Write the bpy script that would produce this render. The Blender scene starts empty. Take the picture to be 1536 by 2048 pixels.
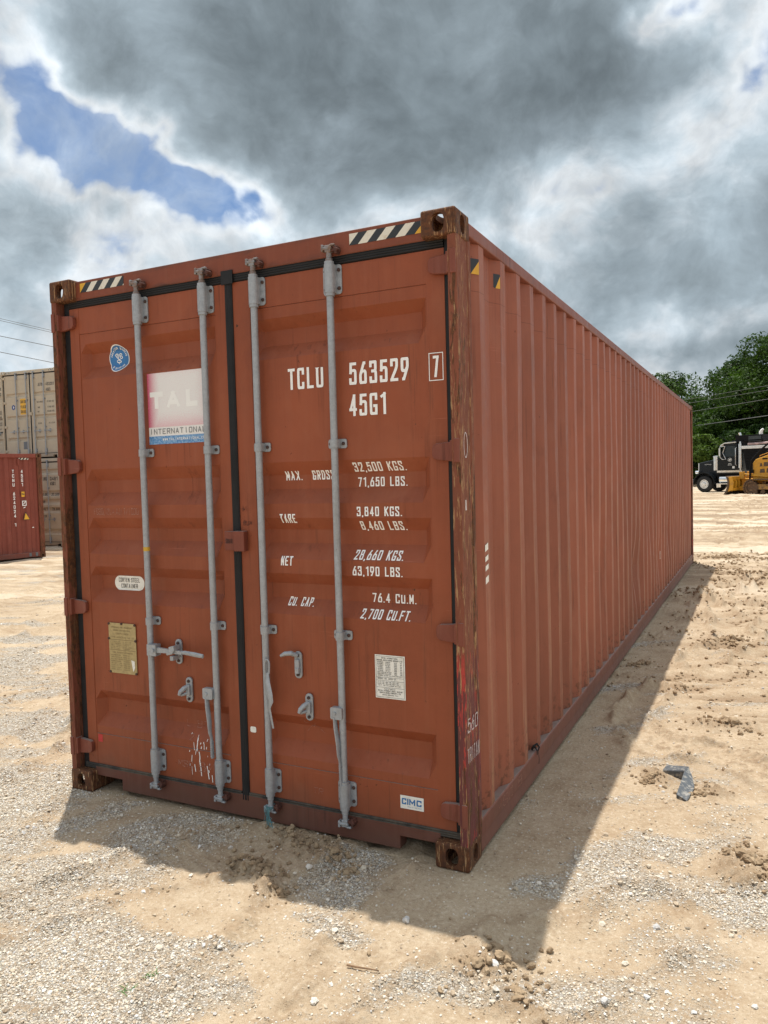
import bpy, bmesh, math, random
import numpy as np
from mathutils import Vector, Matrix
R = math.radians
random.seed(7); RNG = np.random.default_rng(11)
scene = bpy.context.scene
COL = scene.collection

# ------------------------------------------------------------------ camera
CAM = Vector((3.6020, -3.1078, 1.7580))
CX = Vector((0.89682, 0.44160, -0.02660)); CY = Vector((0.003316, 0.053404, 0.998567)); CZ = Vector((0.442384, -0.895623, 0.046430))
cd = bpy.data.cameras.new("camera"); cam = bpy.data.objects.new("camera", cd); COL.objects.link(cam)
mw = Matrix.Identity(4)
for i in range(3):
    mw[i][0], mw[i][1], mw[i][2], mw[i][3] = CX[i], CY[i], CZ[i], CAM[i]
cam.matrix_world = mw
cd.sensor_fit = 'HORIZONTAL'; cd.sensor_width = 36; cd.lens = 36.042; cd.clip_start = .05; cd.clip_end = 3000
scene.camera = cam
scene.cycles.max_bounces = 8; scene.cycles.diffuse_bounces = 3; scene.cycles.glossy_bounces = 2
scene.render.resolution_x = 768; scene.render.resolution_y = 1024

# ------------------------------------------------------------------ view, sun
vs = scene.view_settings; vs.view_transform = 'Standard'; vs.look = 'None'; vs.gamma = 1; vs.exposure = 0.10
SUN_DIR = Vector((-0.42, 0.50, 2.896)).normalized()
sun_el = math.asin(SUN_DIR.z); sun_az = math.atan2(SUN_DIR.x, SUN_DIR.y)
sl = bpy.data.lights.new("sun", 'SUN'); sl.energy = 4.6; sl.angle = R(0.6); sl.color = (1, .95, .87)
so = bpy.data.objects.new("sun", sl); COL.objects.link(so)
so.rotation_euler = SUN_DIR.to_track_quat('Z', 'Y').to_euler(); so.location = (0, 0, 30)

# ------------------------------------------------------------------ node helper
class NT:
    def __init__(s, tree): s.t = tree; s.n = tree.nodes; s.l = tree.links
    def link(s, v, inp):
        if hasattr(v, 'bl_idname') and v.bl_idname.startswith('NodeSocket') : s.l.new(v, inp)
        elif isinstance(v, (tuple, list)) and inp.type == 'RGBA' and len(v) == 3: inp.default_value = (*v, 1)
        else: inp.default_value = v
    def node(s, ty, **k):
        n = s.n.new(ty)
        for a, b in k.items(): setattr(n, a, b)
        return n
    def math(s, op, a, b=0, c=None, clamp=False):
        n = s.node('ShaderNodeMath', operation=op, use_clamp=clamp); s.link(a, n.inputs[0]); s.link(b, n.inputs[1])
        if c is not None: s.link(c, n.inputs[2])
        return n.outputs[0]
    def vm(s, op, a, b=(0, 0, 0)):
        n = s.node('ShaderNodeVectorMath', operation=op); s.link(a, n.inputs[0])
        if op == 'SCALE': s.link(b, n.inputs['Scale'])
        else: s.link(b, n.inputs[1])
        return n.outputs['Value'] if op in ('LENGTH', 'DOT_PRODUCT') else n.outputs[0]
    def noise(s, vec, scale, detail=4, rough=.55, dist=0, lac=2.0):
        n = s.node('ShaderNodeTexNoise'); s.link(vec, n.inputs['Vector']); n.inputs['Scale'].default_value = scale
        n.inputs['Detail'].default_value = detail; n.inputs['Roughness'].default_value = rough; n.inputs['Distortion'].default_value = dist
        n.inputs['Lacunarity'].default_value = lac
        return n.outputs['Fac']
    def vor(s, vec, scale, feature='F1', out='Distance', rnd=1):
        n = s.node('ShaderNodeTexVoronoi', feature=feature); s.link(vec, n.inputs['Vector']); n.inputs['Scale'].default_value = scale
        n.inputs['Randomness'].default_value = rnd
        return n.outputs[out]
    def mr(s, v, a, b, c=0, d=1, smooth=False):
        n = s.node('ShaderNodeMapRange'); n.clamp = True
        if smooth: n.interpolation_type = 'SMOOTHSTEP'
        s.link(v, n.inputs[0])
        for i, q in enumerate((a, b, c, d)): s.link(q, n.inputs[i+1])
        return n.outputs[0]
    def mix(s, f, a, b, mode='MIX'):
        n = s.node('ShaderNodeMix', data_type='RGBA', blend_type=mode); s.link(f, n.inputs[0]); s.link(a, n.inputs[6]); s.link(b, n.inputs[7])
        return n.outputs[2]
    def ramp(s, f, stops, interp='LINEAR'):
        n = s.node('ShaderNodeValToRGB'); n.color_ramp.interpolation = interp; e = n.color_ramp.elements
        while len(e) < len(stops): e.new(.5)
        for i, (p, c) in enumerate(stops): e[i].position = p; e[i].color = (*c, 1)
        s.link(f, n.inputs[0]); return n.outputs[0]
    def mapv(s, vec, scale=(1, 1, 1), loc=(0, 0, 0), rot=(0, 0, 0)):
        n = s.node('ShaderNodeMapping'); s.link(vec, n.inputs[0]); n.inputs['Scale'].default_value = scale
        n.inputs['Location'].default_value = loc; n.inputs['Rotation'].default_value = rot
        return n.outputs[0]
    def bump(s, h, strength=.3, dist=.01, normal=None):
        n = s.node('ShaderNodeBump'); n.inputs['Strength'].default_value = strength; n.inputs['Distance'].default_value = dist
        s.link(h, n.inputs['Height'])
        if normal is not None: s.link(normal, n.inputs['Normal'])
        return n.outputs[0]

# ------------------------------------------------------------------ world: Nishita blue + procedural clouds by direction
world = bpy.data.worlds.new("World"); scene.world = world; world.use_nodes = True
w = NT(world.node_tree); w.n.clear()
def pdir(u, v):       # direction seen at a photo position
    d = CX*((u-768)/1537.8) - CY*((v-1024)/1537.8) - CZ
    return d.normalized()
tc = w.node('ShaderNodeTexCoord'); D0 = tc.outputs['Generated']
sky = w.node('ShaderNodeTexSky', sky_type='NISHITA'); sky.sun_disc = False; sky.sun_elevation = sun_el; sky.sun_rotation = sun_az
sky.altitude = 100; sky.air_density = 1.0; sky.dust_density = .6; sky.ozone_density = 1.5
blue = w.vm('SCALE', sky.outputs[0], .10)
blue = w.mix(1, blue, (.78, .92, 1.08), 'MULTIPLY')
sep = w.node('ShaderNodeSeparateXYZ'); w.link(D0, sep.inputs[0])
zc = w.math('ADD', w.math('MAXIMUM', sep.outputs[2], 0), .55)
comb = w.node('ShaderNodeCombineXYZ'); w.link(w.math('DIVIDE', sep.outputs[0], zc), comb.inputs[0]); w.link(w.math('DIVIDE', sep.outputs[1], zc), comb.inputs[1])
PL = comb.outputs[0]                                # cloud-layer coordinates
def warped(vec, sc, det, rough, amt, loc=(0, 0, 0)):
    n = w.node('ShaderNodeTexNoise'); w.link(w.vm('ADD', vec, loc), n.inputs['Vector']); n.inputs['Scale'].default_value = sc; n.inputs['Detail'].default_value = det; n.inputs['Roughness'].default_value = rough
    return w.vm('ADD', vec, w.vm('SCALE', w.vm('SUBTRACT', n.outputs['Color'], (.5, .5, .5)), amt))
DW = warped(D0, 3.0, 5, .58, .24)
DV = warped(D0, 6, 4, .6, .07, (3, 5, 1))
SQ = (1, 1, 1.35)
big = w.noise(PL, 2.2, 6, .56, .3)
det = w.noise(w.vm('MULTIPLY', DV, SQ), 5.0, 8, .58, .3)
def billow(sc, vec):
    v_ = w.node('ShaderNodeTexVoronoi', feature='SMOOTH_F1'); w.link(vec, v_.inputs['Vector']); v_.inputs['Scale'].default_value = sc; v_.inputs['Smoothness'].default_value = .35
    return w.math('SUBTRACT', .45, v_.outputs['Distance'])
VB = w.vm('MULTIPLY', warped(D0, 14, 3, .6, .045, (1, 9, 4)), SQ)
puff = billow(8, VB); puff2 = billow(18, w.vm('ADD', VB, (3, 1, 2))); puff3 = billow(40, w.vm('ADD', VB, (7, 4, 2)))
fine = w.noise(w.vm('MULTIPLY', DV, SQ), 22, 4, .62, .2)
T = w.math('ADD', w.math('MULTIPLY', w.math('SUBTRACT', big, .5), .52), .35)
T = w.math('ADD', T, w.math('MULTIPLY', w.math('SUBTRACT', det, .5), 1.0))
T = w.math('ADD', T, w.math('MULTIPLY', puff, .42)); T = w.math('ADD', T, w.math('MULTIPLY', puff2, .24)); T = w.math('ADD', T, w.math('MULTIPLY', puff3, .11))
T = w.math('ADD', T, w.math('MULTIPLY', w.math('SUBTRACT', fine, .5), .20))
BL = [ # u, v, ru, rv, weight (thickness of the cloud seen at that place of the sky)
 (600, 40, 320, 170, .46), (980, 60, 330, 180, .40), (1230, 120, 160, 130, .16), (440, 130, 170, 110, .20), (880, 240, 260, 80, .20), (1180, 250, 160, 110, .16),
 (110, 180, 120, 50, -.55), (200, 240, 90, 50, -.38), (310, 310, 130, 46, -.66), (410, 350, 60, 30, -.40), (60, 40, 200, 70, .10), (690, 320, 60, 30, .12), (1030, 400, 60, 30, .10), (480, 400, 60, 30, .06), (60, 300, 120, 60, .05), (210, 110, 40, 70, .10), (1376, 22, 34, 34, -.62), (1520, 150, 40, 40, -.3),
 (1290, 490, 170, 60, .36), (1450, 640, 130, 45, .30), (1500, 400, 110, 80, .20), (1120, 560, 110, 45, .12),
 (30, 400, 70, 60, .18), (60, 640, 160, 60, .06), (640, 235, 80, 36, -.26), (440, 430, 150, 60, -.05), (1440, 170, 90, 120, -.20),
 (1180, 400, 70, 50, -.16), (700, 390, 260, 50, -.12), (1390, 590, 80, 25, -.18), (180, 90, 30, 60, .02), (1065, 470, 60, 45, .22), (900, 560, 120, 60, .04), (1400, 700, 90, 30, -.08), (200, 480, 120, 60, -.04)]
for (u, v, ru, rv, wt) in BL:
    c = pdir(u, v); d = w.vm('SUBTRACT', DW, tuple(c))
    a = w.math('MULTIPLY', w.vm('DOT_PRODUCT', d, tuple(CX)), 1537.8/ru); b = w.math('MULTIPLY', w.vm('DOT_PRODUCT', d, tuple(CY)), 1537.8/rv)
    f = w.math('MULTIPLY', w.vm('DOT_PRODUCT', d, tuple(CZ)), 3.0)
    q = w.math('ADD', w.math('ADD', w.math('MULTIPLY', a, a), w.math('MULTIPLY', b, b)), w.math('MULTIPLY', f, f))
    T = w.math('ADD', T, w.math('MULTIPLY', w.math('EXPONENT', w.math('MULTIPLY', q, -.8)), wt))
veil = w.mr(w.noise(DV, 5.5, 6, .62, .5), .44, .70, .0, .62)
cov = w.mr(T, .0, .26, 0, 1, True)
ccol = w.ramp(T, [(0, (.72, .80, .88)), (.18, (.86, .90, .94)), (.30, (.93, .95, .96)), (.40, (.74, .80, .84)), (.50, (.55, .625, .67)), (.64, (.40, .465, .505)), (.88, (.275, .32, .345)), (1, (.235, .275, .297))])
mod = w.mr(w.math('ADD', w.noise(DV, 7.5, 7, .62, .3), w.math('ADD', w.math('MULTIPLY', puff2, .22), w.math('MULTIPLY', puff3, .12))), .34, .76, .66, 1.22)
ccol = w.vm('MULTIPLY', ccol, w.vm('SCALE', (.96, 1.0, 1.035), mod))
cov = w.math('MAXIMUM', cov, veil)
skyc = w.mix(cov, blue, ccol)
sunglow = w.mr(w.vm('DOT_PRODUCT', D0, tuple(SUN_DIR)), .72, 1.0, 1, 2.1, True)      # glow around the unseen high sun, added to brighten up-facing surfaces
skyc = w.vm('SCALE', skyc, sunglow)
hz = w.mr(sep.outputs[2], -.05, .14, .45, 0)
skyc = w.mix(hz, skyc, (.50, .60, .68))
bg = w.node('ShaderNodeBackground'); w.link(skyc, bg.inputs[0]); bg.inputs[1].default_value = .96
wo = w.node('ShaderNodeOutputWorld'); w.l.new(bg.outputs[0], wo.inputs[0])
world.cycles.sampling_method = 'MANUAL'; world.cycles.sample_map_resolution = 512

# ------------------------------------------------------------------ materials
def newmat(name):
    m = bpy.data.materials.new(name); m.use_nodes = True; t = NT(m.node_tree); t.n.clear()
    b = t.node('ShaderNodeBsdfPrincipled'); o = t.node('ShaderNodeOutputMaterial'); t.l.new(b.outputs[0], o.inputs[0])
    tc = t.node('ShaderNodeTexCoord')
    return m, t, b, tc.outputs['Object']
def plain(name, col, rough=.5, metal=0, var=.12, scale=8, bump=0, spec=.5):
    m, t, b, P = newmat(name)
    n = t.noise(P, scale, 5)
    c = t.mix(1, (*col,), t.mr(n, .3, .7, 1-var, 1+var), 'MULTIPLY')
    t.link(c, b.inputs['Base Color']); t.link(t.mr(n, .3, .7, rough*.85, min(1, rough*1.15)), b.inputs['Roughness'])
    b.inputs['Metallic'].default_value = metal; b.inputs['Specular IOR Level'].default_value = spec
    if bump: t.link(t.bump(t.noise(P, scale*5, 5), bump, .004), b.inputs['Normal'])
    return m
def paint(name, col, wear=1.0, dust=(.30, .25, .22), rust=(.075, .028, .014), scr=True, ribs=False, smear=False):
    m, t, b, P = newmat(name)
    n1 = t.noise(P, 1.3, 5, .6); n2 = t.noise(P, 14, 6, .6)
    streak = t.noise(t.mapv(P, (26, 26, 1.1)), 1, 5, .6)
    c = t.mix(t.mr(n1, .3, .7), tuple(x*(1-.18*min(1, wear)) for x in col), tuple(min(1, x*(1+.15*min(1, wear))) for x in col))
    c = t.mix(t.mr(n2, .35, .75, 0, .35), c, tuple(min(1, x*1.25+.01) for x in col))
    # chalky fading in vertical runs and darker run-down stains
    c = t.mix(t.mr(streak, .50, .78, 0, .35*wear), c, (min(1, col[0]*1.15+.02), col[1]*1.3+.02, col[2]*1.3+.02))
    st2 = t.noise(t.mapv(P, (38, 38, .8), (5, 3, 1)), 1, 4, .6)
    gate = t.mr(t.noise(t.mapv(P, (1, 1, 1), (9, 2, 4)), 2.1, 3), .50, .66)
    c = t.mix(t.math('MULTIPLY', t.mr(st2, .55, .68, 0, .55*wear), gate), c, tuple(x*.35 for x in col))
    # rust specks
    sp = t.noise(P, 60, 3, .5); g2 = t.mr(t.noise(t.mapv(P, (1, 1, 1), (1, 7, 2)), 4.5, 4, .6), .52, .64)
    speck = t.math('MULTIPLY', t.mr(sp, .70, .74), g2)
    c = t.mix(t.math('MULTIPLY', speck, .9*wear), c, rust)
    sp3 = t.math('MULTIPLY', t.mr(t.noise(P, 22, 4, .6), .735, .76), 1.0)
    c = t.mix(t.math('MULTIPLY', sp3, wear), c, rust)
    if scr:
        s1 = t.noise(t.mapv(P, (3, 3, 160), (0, 0, 0), (.2, .5, .3)), 1, 3, .5)
        g3 = t.mr(t.noise(P, 1.9, 3), .56, .62)
        c = t.mix(t.math('MULTIPLY', t.math('MULTIPLY', t.mr(s1, .70, .72), g3), .55*wear), c, tuple(min(1, x*1.6+.05) for x in col))
    so0 = t.node('ShaderNodeSeparateXYZ'); t.link(P, so0.inputs[0])
    # chalky patches and brown run-off below them
    blot = t.noise(t.mapv(P, (1.2, 1.2, .7), (4, 8, 3)), 2.2, 7, .66, .4)
    c = t.mix(t.mr(blot, .56, .68, 0, .30*wear), c, (min(1, col[0]*1.22+.015), col[1]*1.5+.012, col[2]*1.6+.012))
    c = t.mix(t.mr(blot, .30, .40, .38*wear, 0), c, tuple(x*.62 for x in col))
    run = t.math('MULTIPLY', t.mr(t.noise(t.mapv(P, (55, 55, 1.6), (2, 9, 5)), 1, 5, .65), .57, .70), t.mr(t.noise(t.mapv(P, (1, 1, 1), (6, 1, 8)), 1.7, 4, .6), .50, .62))
    c = t.mix(t.math('MULTIPLY', run, .55*min(1, wear)), c, (rust[0]*1.5, rust[1]*1.4, rust[2]*1.4))
    if ribs:
        # every wall sheet has faded differently; the proud rib faces are scuffed pale by neighbours
        sheet_ = t.node('ShaderNodeTexWhiteNoise', noise_dimensions='1D'); t.link(t.math('FLOOR', t.math('DIVIDE', so0.outputs[1], 1.112)), sheet_.inputs['W'])
        c = t.mix(1, c, t.vm('SCALE', (1, 1, 1), t.mr(sheet_.outputs['Value'], 0, 1, .88, 1.12)), 'MULTIPLY')
        prd = t.mr(so0.outputs[0], 2.4245, 2.4265); sc1 = t.noise(t.mapv(P, (60, 28, 1.3), (1, 2, 3)), 1, 6, .65); low_ = t.mr(so0.outputs[2], .3, 2.4, 1, .15)
        c = t.mix(t.math('MULTIPLY', t.math('MULTIPLY', prd, t.mr(sc1, .50, .62)), t.math('MULTIPLY', low_, .75)), c, (.40, .20, .115))
        seam = t.math('LESS_THAN', t.math('ABSOLUTE', t.math('SUBTRACT', so0.outputs[2], t.math('ADD', 2.60, t.math('MULTIPLY', t.math('SUBTRACT', t.noise(P, 1.1, 2), .5), .05)))), .0022)
        c = t.mix(t.math('MULTIPLY', seam, .45), c, tuple(x*.4 for x in col))
        rb = t.math('MULTIPLY', t.mr(t.math('ADD', so0.outputs[2], t.math('MULTIPLY', t.math('SUBTRACT', t.noise(P, 7, 5, .65), .5), .5)), .20, .42, 1, 0), t.mr(t.noise(P, 26, 5, .65), .52, .60))
        c = t.mix(t.math('MULTIPLY', rb, .6), c, rust)
    if smear:
        sm = t.math('ADD', so0.outputs[2], t.math('MULTIPLY', t.math('SUBTRACT', t.noise(t.mapv(P, (9, 9, 30)), 1, 6, .65), .5), .075))
        c = t.mix(t.math('MULTIPLY', t.mr(sm, 2.778, 2.806, .85, 0), t.mr(t.noise(P, 1.6, 3), .42, .56, .25, 1)), c, (.045, .026, .022))
        c = t.mix(t.mr(sm, 2.868, 2.890, 0, .7), c, (.10, .045, .032))
    geo = t.node('ShaderNodeNewGeometry'); sz = t.node('ShaderNodeSeparateXYZ'); t.link(geo.outputs['True Normal'], sz.inputs[0])
    du = t.math('MULTIPLY', t.mr(sz.outputs[2], .70, .95), t.mr(t.noise(P, 9, 4), .25, .6, .55, .95))
    c = t.mix(du, c, dust)
    # splash dirt close to the ground: settled dust with its own edge
    so_ = t.node('ShaderNodeSeparateXYZ'); t.link(P, so_.inputs[0])
    low = t.mr(t.math('ADD', so_.outputs[2], t.math('MULTIPLY', t.math('SUBTRACT', t.noise(P, 5, 5), .5), .35)), .02, .26, .42, 0)
    c = t.mix(low, c, tuple(x*.55+.045 for x in dust) if False else (.13, .085, .062))
    t.link(c, b.inputs['Base Color'])
    t.link(t.math('ADD', t.mr(n2, .3, .7, .44, .62), t.math('MULTIPLY', speck, .3)), b.inputs['Roughness'])
    b.inputs['Specular IOR Level'].default_value = .30
    h = t.math('ADD', t.math('MULTIPLY', t.noise(P, 2.6, 3), 1.0), t.math('MULTIPLY', n2, .10))
    t.link(t.bump(h, .32, .02), b.inputs['Normal'])
    return m
def rustmat(name, dark=(.045, .022, .013), mid=(.13, .050, .022), light=(.34, .19, .085), sx=40, sz=1.4, th=.60, paintc=None, plo=.45, lower=None):
    m, t, b, P = newmat(name)
    s1 = t.noise(t.mapv(P, (sx, sx, sz)), 1, 7, .62, .3); s2 = t.noise(t.mapv(P, (sx*1.7, sx*1.7, sz*1.6), (3, 1, 7)), 1, 6, .6, .4); n = t.noise(P, 22, 7, .65)
    c = t.mix(t.mr(n, .35, .65), dark, mid)
    if paintc:
        c = t.mix(t.mr(s1, plo, plo+.06), c, paintc)
    if lower:
        z = t.node('ShaderNodeSeparateXYZ'); t.link(P, z.inputs[0])
        zz = t.math('ADD', z.outputs[2], t.math('MULTIPLY', t.math('SUBTRACT', s2, .5), 1.6))
        f = t.math('MULTIPLY', t.mr(zz, .92, .98, 1, 0), t.mr(s1, .40, .47))
        c = t.mix(f, c, lower[0])
        f2 = t.math('MULTIPLY', t.math('MULTIPLY', t.mr(zz, 1.15, 1.2, 1, 0), t.mr(s2, .53, .56)), t.mr(n, .38, .45))
        c = t.mix(f2, c, lower[1])
    c = t.mix(t.mr(s2, th, th+.05), c, light)
    c = t.mix(t.math('MULTIPLY', t.mr(t.noise(P, 75, 4, .6), .66, .70), .6), c, light)
    t.link(c, b.inputs['Base Color']); t.link(t.mr(n, .3, .7, .6, .9), b.inputs['Roughness'])
    h = t.math('ADD', t.math('MULTIPLY', s1, .6), t.math('ADD', t.math('MULTIPLY', s2, .5), t.math('MULTIPLY', n, .5)))
    t.link(t.bump(h, .7, .006), b.inputs['Normal'])
    return m
def postmat(name, paintc, amt=0, lower=None, flake=1):
    m, t, b, P = newmat(name)
    z = t.node('ShaderNodeSeparateXYZ'); t.link(P, z.inputs[0])
    big = t.noise(t.mapv(P, (9, 9, 1.8), (2, 2, 2)), 1, 6, .68, .5); mid = t.noise(t.mapv(P, (48, 48, 7)), 1, 7, .70, .6); fl = t.noise(t.mapv(P, (95, 95, 9), (5, 1, 2)), 1, 6, .68, .5); n = t.noise(P, 45, 6, .7)
    c = t.mix(t.mr(big, .35, .65), tuple(x*.75 for x in paintc), tuple(x*1.15 for x in paintc))
    if lower:
        zz = t.math('ADD', z.outputs[2], t.math('MULTIPLY', t.math('SUBTRACT', mid, .5), .9))
        c = t.mix(t.math('MULTIPLY', t.mr(zz, .86, .92, 1, 0), t.mr(big, .36, .40)), c, lower[0])
        c = t.mix(t.math('MULTIPLY', t.mr(zz, 1.02, 1.08, 1, 0), t.mr(mid, .54, .57)), c, lower[1])
    rustc = t.mix(t.mr(n, .35, .65), (.055, .024, .013), (.16, .060, .024))
    r_ = t.math('ADD', t.math('MULTIPLY', big, .55), t.math('MULTIPLY', mid, .45))
    c = t.mix(t.mr(r_, .535-amt, .565-amt), c, rustc)
    c = t.mix(t.math('MULTIPLY', t.mr(fl, .55, .59, 0, flake), t.mr(mid, .44, .52)), c, (.40, .235, .115))
    c = t.mix(t.math('MULTIPLY', t.mr(fl, .32, .36, 1, 0), .7), c, (.045, .020, .013))
    t.link(c, b.inputs['Base Color']); t.link(t.mr(n, .3, .7, .6, .88), b.inputs['Roughness']); b.inputs['Specular IOR Level'].default_value = .3
    h = t.math('ADD', t.math('MULTIPLY', mid, .6), t.math('ADD', t.math('MULTIPLY', fl, .5), t.math('MULTIPLY', n, .4)))
    t.link(t.bump(h, .7, .006), b.inputs['Normal'])
    return m
def galv(name, base=.33, rust=.0):
    m, t, b, P = newmat(name)
    v = t.vor(P, 130, 'F1', 'Color'); n = t.noise(P, 30, 6, .65); n3 = t.noise(t.mapv(P, (30, 30, 3)), 1, 4)
    sv = t.node('ShaderNodeSeparateColor'); t.link(v, sv.inputs[0])
    g = t.math('ADD', t.math('MULTIPLY', sv.outputs[0], .05), t.mr(n, .3, .7, base-.045, base+.06))
    cc = t.node('ShaderNodeCombineColor'); t.link(g, cc.inputs[0]); t.link(t.math('MULTIPLY', g, 1.06), cc.inputs[1]); t.link(t.math('MULTIPLY', g, 1.12), cc.inputs[2])
    c = t.mix(t.mr(n3, .58, .75, 0, .35+rust), cc.outputs[0], (.24, .215, .18))
    c = t.mix(t.mr(t.noise(P, 55, 4, .6), .70, .74, 0, .8), c, (.12, .09, .075))
    if rust: c = t.mix(t.mr(t.noise(P, 18, 6, .7), .5-rust*.3, .6, 0, .85), c, (.20, .105, .06))
    t.link(c, b.inputs['Base Color']); t.link(t.mr(n, .3, .7, .42, .65), b.inputs['Roughness']); b.inputs['Metallic'].default_value = .35
    t.link(t.bump(t.math('ADD', n, t.math('MULTIPLY', sv.outputs[1], .15)), .35, .003), b.inputs['Normal'])
    return m
def faded(name, col, col2, scale=30, lo=.45, hi=.6, rough=.55):
    m, t, b, P = newmat(name)
    c = t.mix(t.mr(t.noise(P, scale, 6, .65), lo, hi), col, col2)
    t.link(c, b.inputs['Base Color']); b.inputs['Roughness'].default_value = rough
    return m
PAINT = (.272, .070, .029)
M = dict(
 paint=paint('brown_red_paint', PAINT), side=paint('brown_red_side_paint', (.285, .089, .050), 1.2, ribs=True), headp=paint('header_paint', (.215, .058, .029), 1.2, smear=True),
 rail=paint('rail_paint', (.215, .072, .048), 1.3), sill=paint('sill_paint', (.14, .045, .030), 1.5),
 post=postmat('worn_post', (.225, .072, .040), lower=((.150, .046, .042), (.46, .055, .045))),
 post2=postmat('rusty_left_post', (.21, .066, .038), amt=.035, flake=.18),
 casting=postmat('rusty_casting', (.105, .042, .022), amt=.14),
 galv=galv('galvanised'), galvr=galv('galvanised_rusty', .25, .35),
 rust=rustmat('rusted_iron', sx=40, sz=40, th=.7, dark=(.04, .016, .012), mid=(.13, .045, .03)),
 bolt=plain('bolt_iron', (.060, .030, .024), .7, var=.5, scale=60),
 rubber=plain('black_rubber', (.016, .0165, .018), .62, var=.35, scale=14, bump=.2, spec=.3),
 rubber2=faded('dusty_rubber', (.030, .028, .025), (.10, .082, .060), 9, .42, .66, .8),
 white=faded('white_lettering', (.90, .90, .88), (.70, .64, .57), 45, .62, .78),
 label=faded('sticker_white', (.84, .83, .77), (.66, .64, .56), 25, .5, .75, .4),
 ink=plain('dark_ink', (.03, .03, .033), .5), inkg=plain('grey_ink', (.16, .17, .18), .5), inkb=plain('brass_ink', (.16, .11, .04), .6),
 yellow=plain('hazard_yellow', (.78, .42, .03), .4), black=plain('hazard_black', (.022, .024, .026), .4), cream=faded('hazard_white', (.74, .70, .60), (.55, .40, .25), 20, .56, .75),
 blue=faded('sticker_blue', (.06, .22, .50), (.30, .48, .68), 90, .42, .62, .35), navy=plain('navy', (.02, .06, .22), .4),
 logo=plain('logo_blue', (.03, .17, .42), .4), pink=faded('faded_pink', (.60, .08, .17), (.74, .66, .64), 55, .40, .62, .5),
 palepink=faded('sun_bleached', (.78, .76, .74), (.82, .81, .79), 70, .40, .60, .5), lwhite=plain('logo_white', (.88, .88, .86), .5, var=.03),
 brass=faded('brass_plate', (.46, .35, .16), (.36, .27, .12), 40, .4, .65, .45), red=plain('red_tape', (.50, .03, .03), .5),
 tape=plain('yellow_tape', (.62, .38, .04), .5), chalk=faded('chalk', (.66, .60, .60), (.45, .36, .34), 90, .45, .6, .9), faint=faded('faint_scratch', (.44, .25, .19), (.27, .075, .045), 50, .42, .62, .8),
 pen=plain('marker_pen', (.05, .016, .012), .7),
 hingep=paint('hinge_paint', (.20, .056, .034), 2.2),
 beige=paint('beige_paint', (.50, .42, .31), .35, dust=(.5, .44, .36), rust=(.25, .17, .1), scr=False),
 darkred=paint('maroon_paint', (.235, .058, .038), 1.0), floorw=plain('floor_underside', (.05, .04, .03), .9),
)

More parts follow.
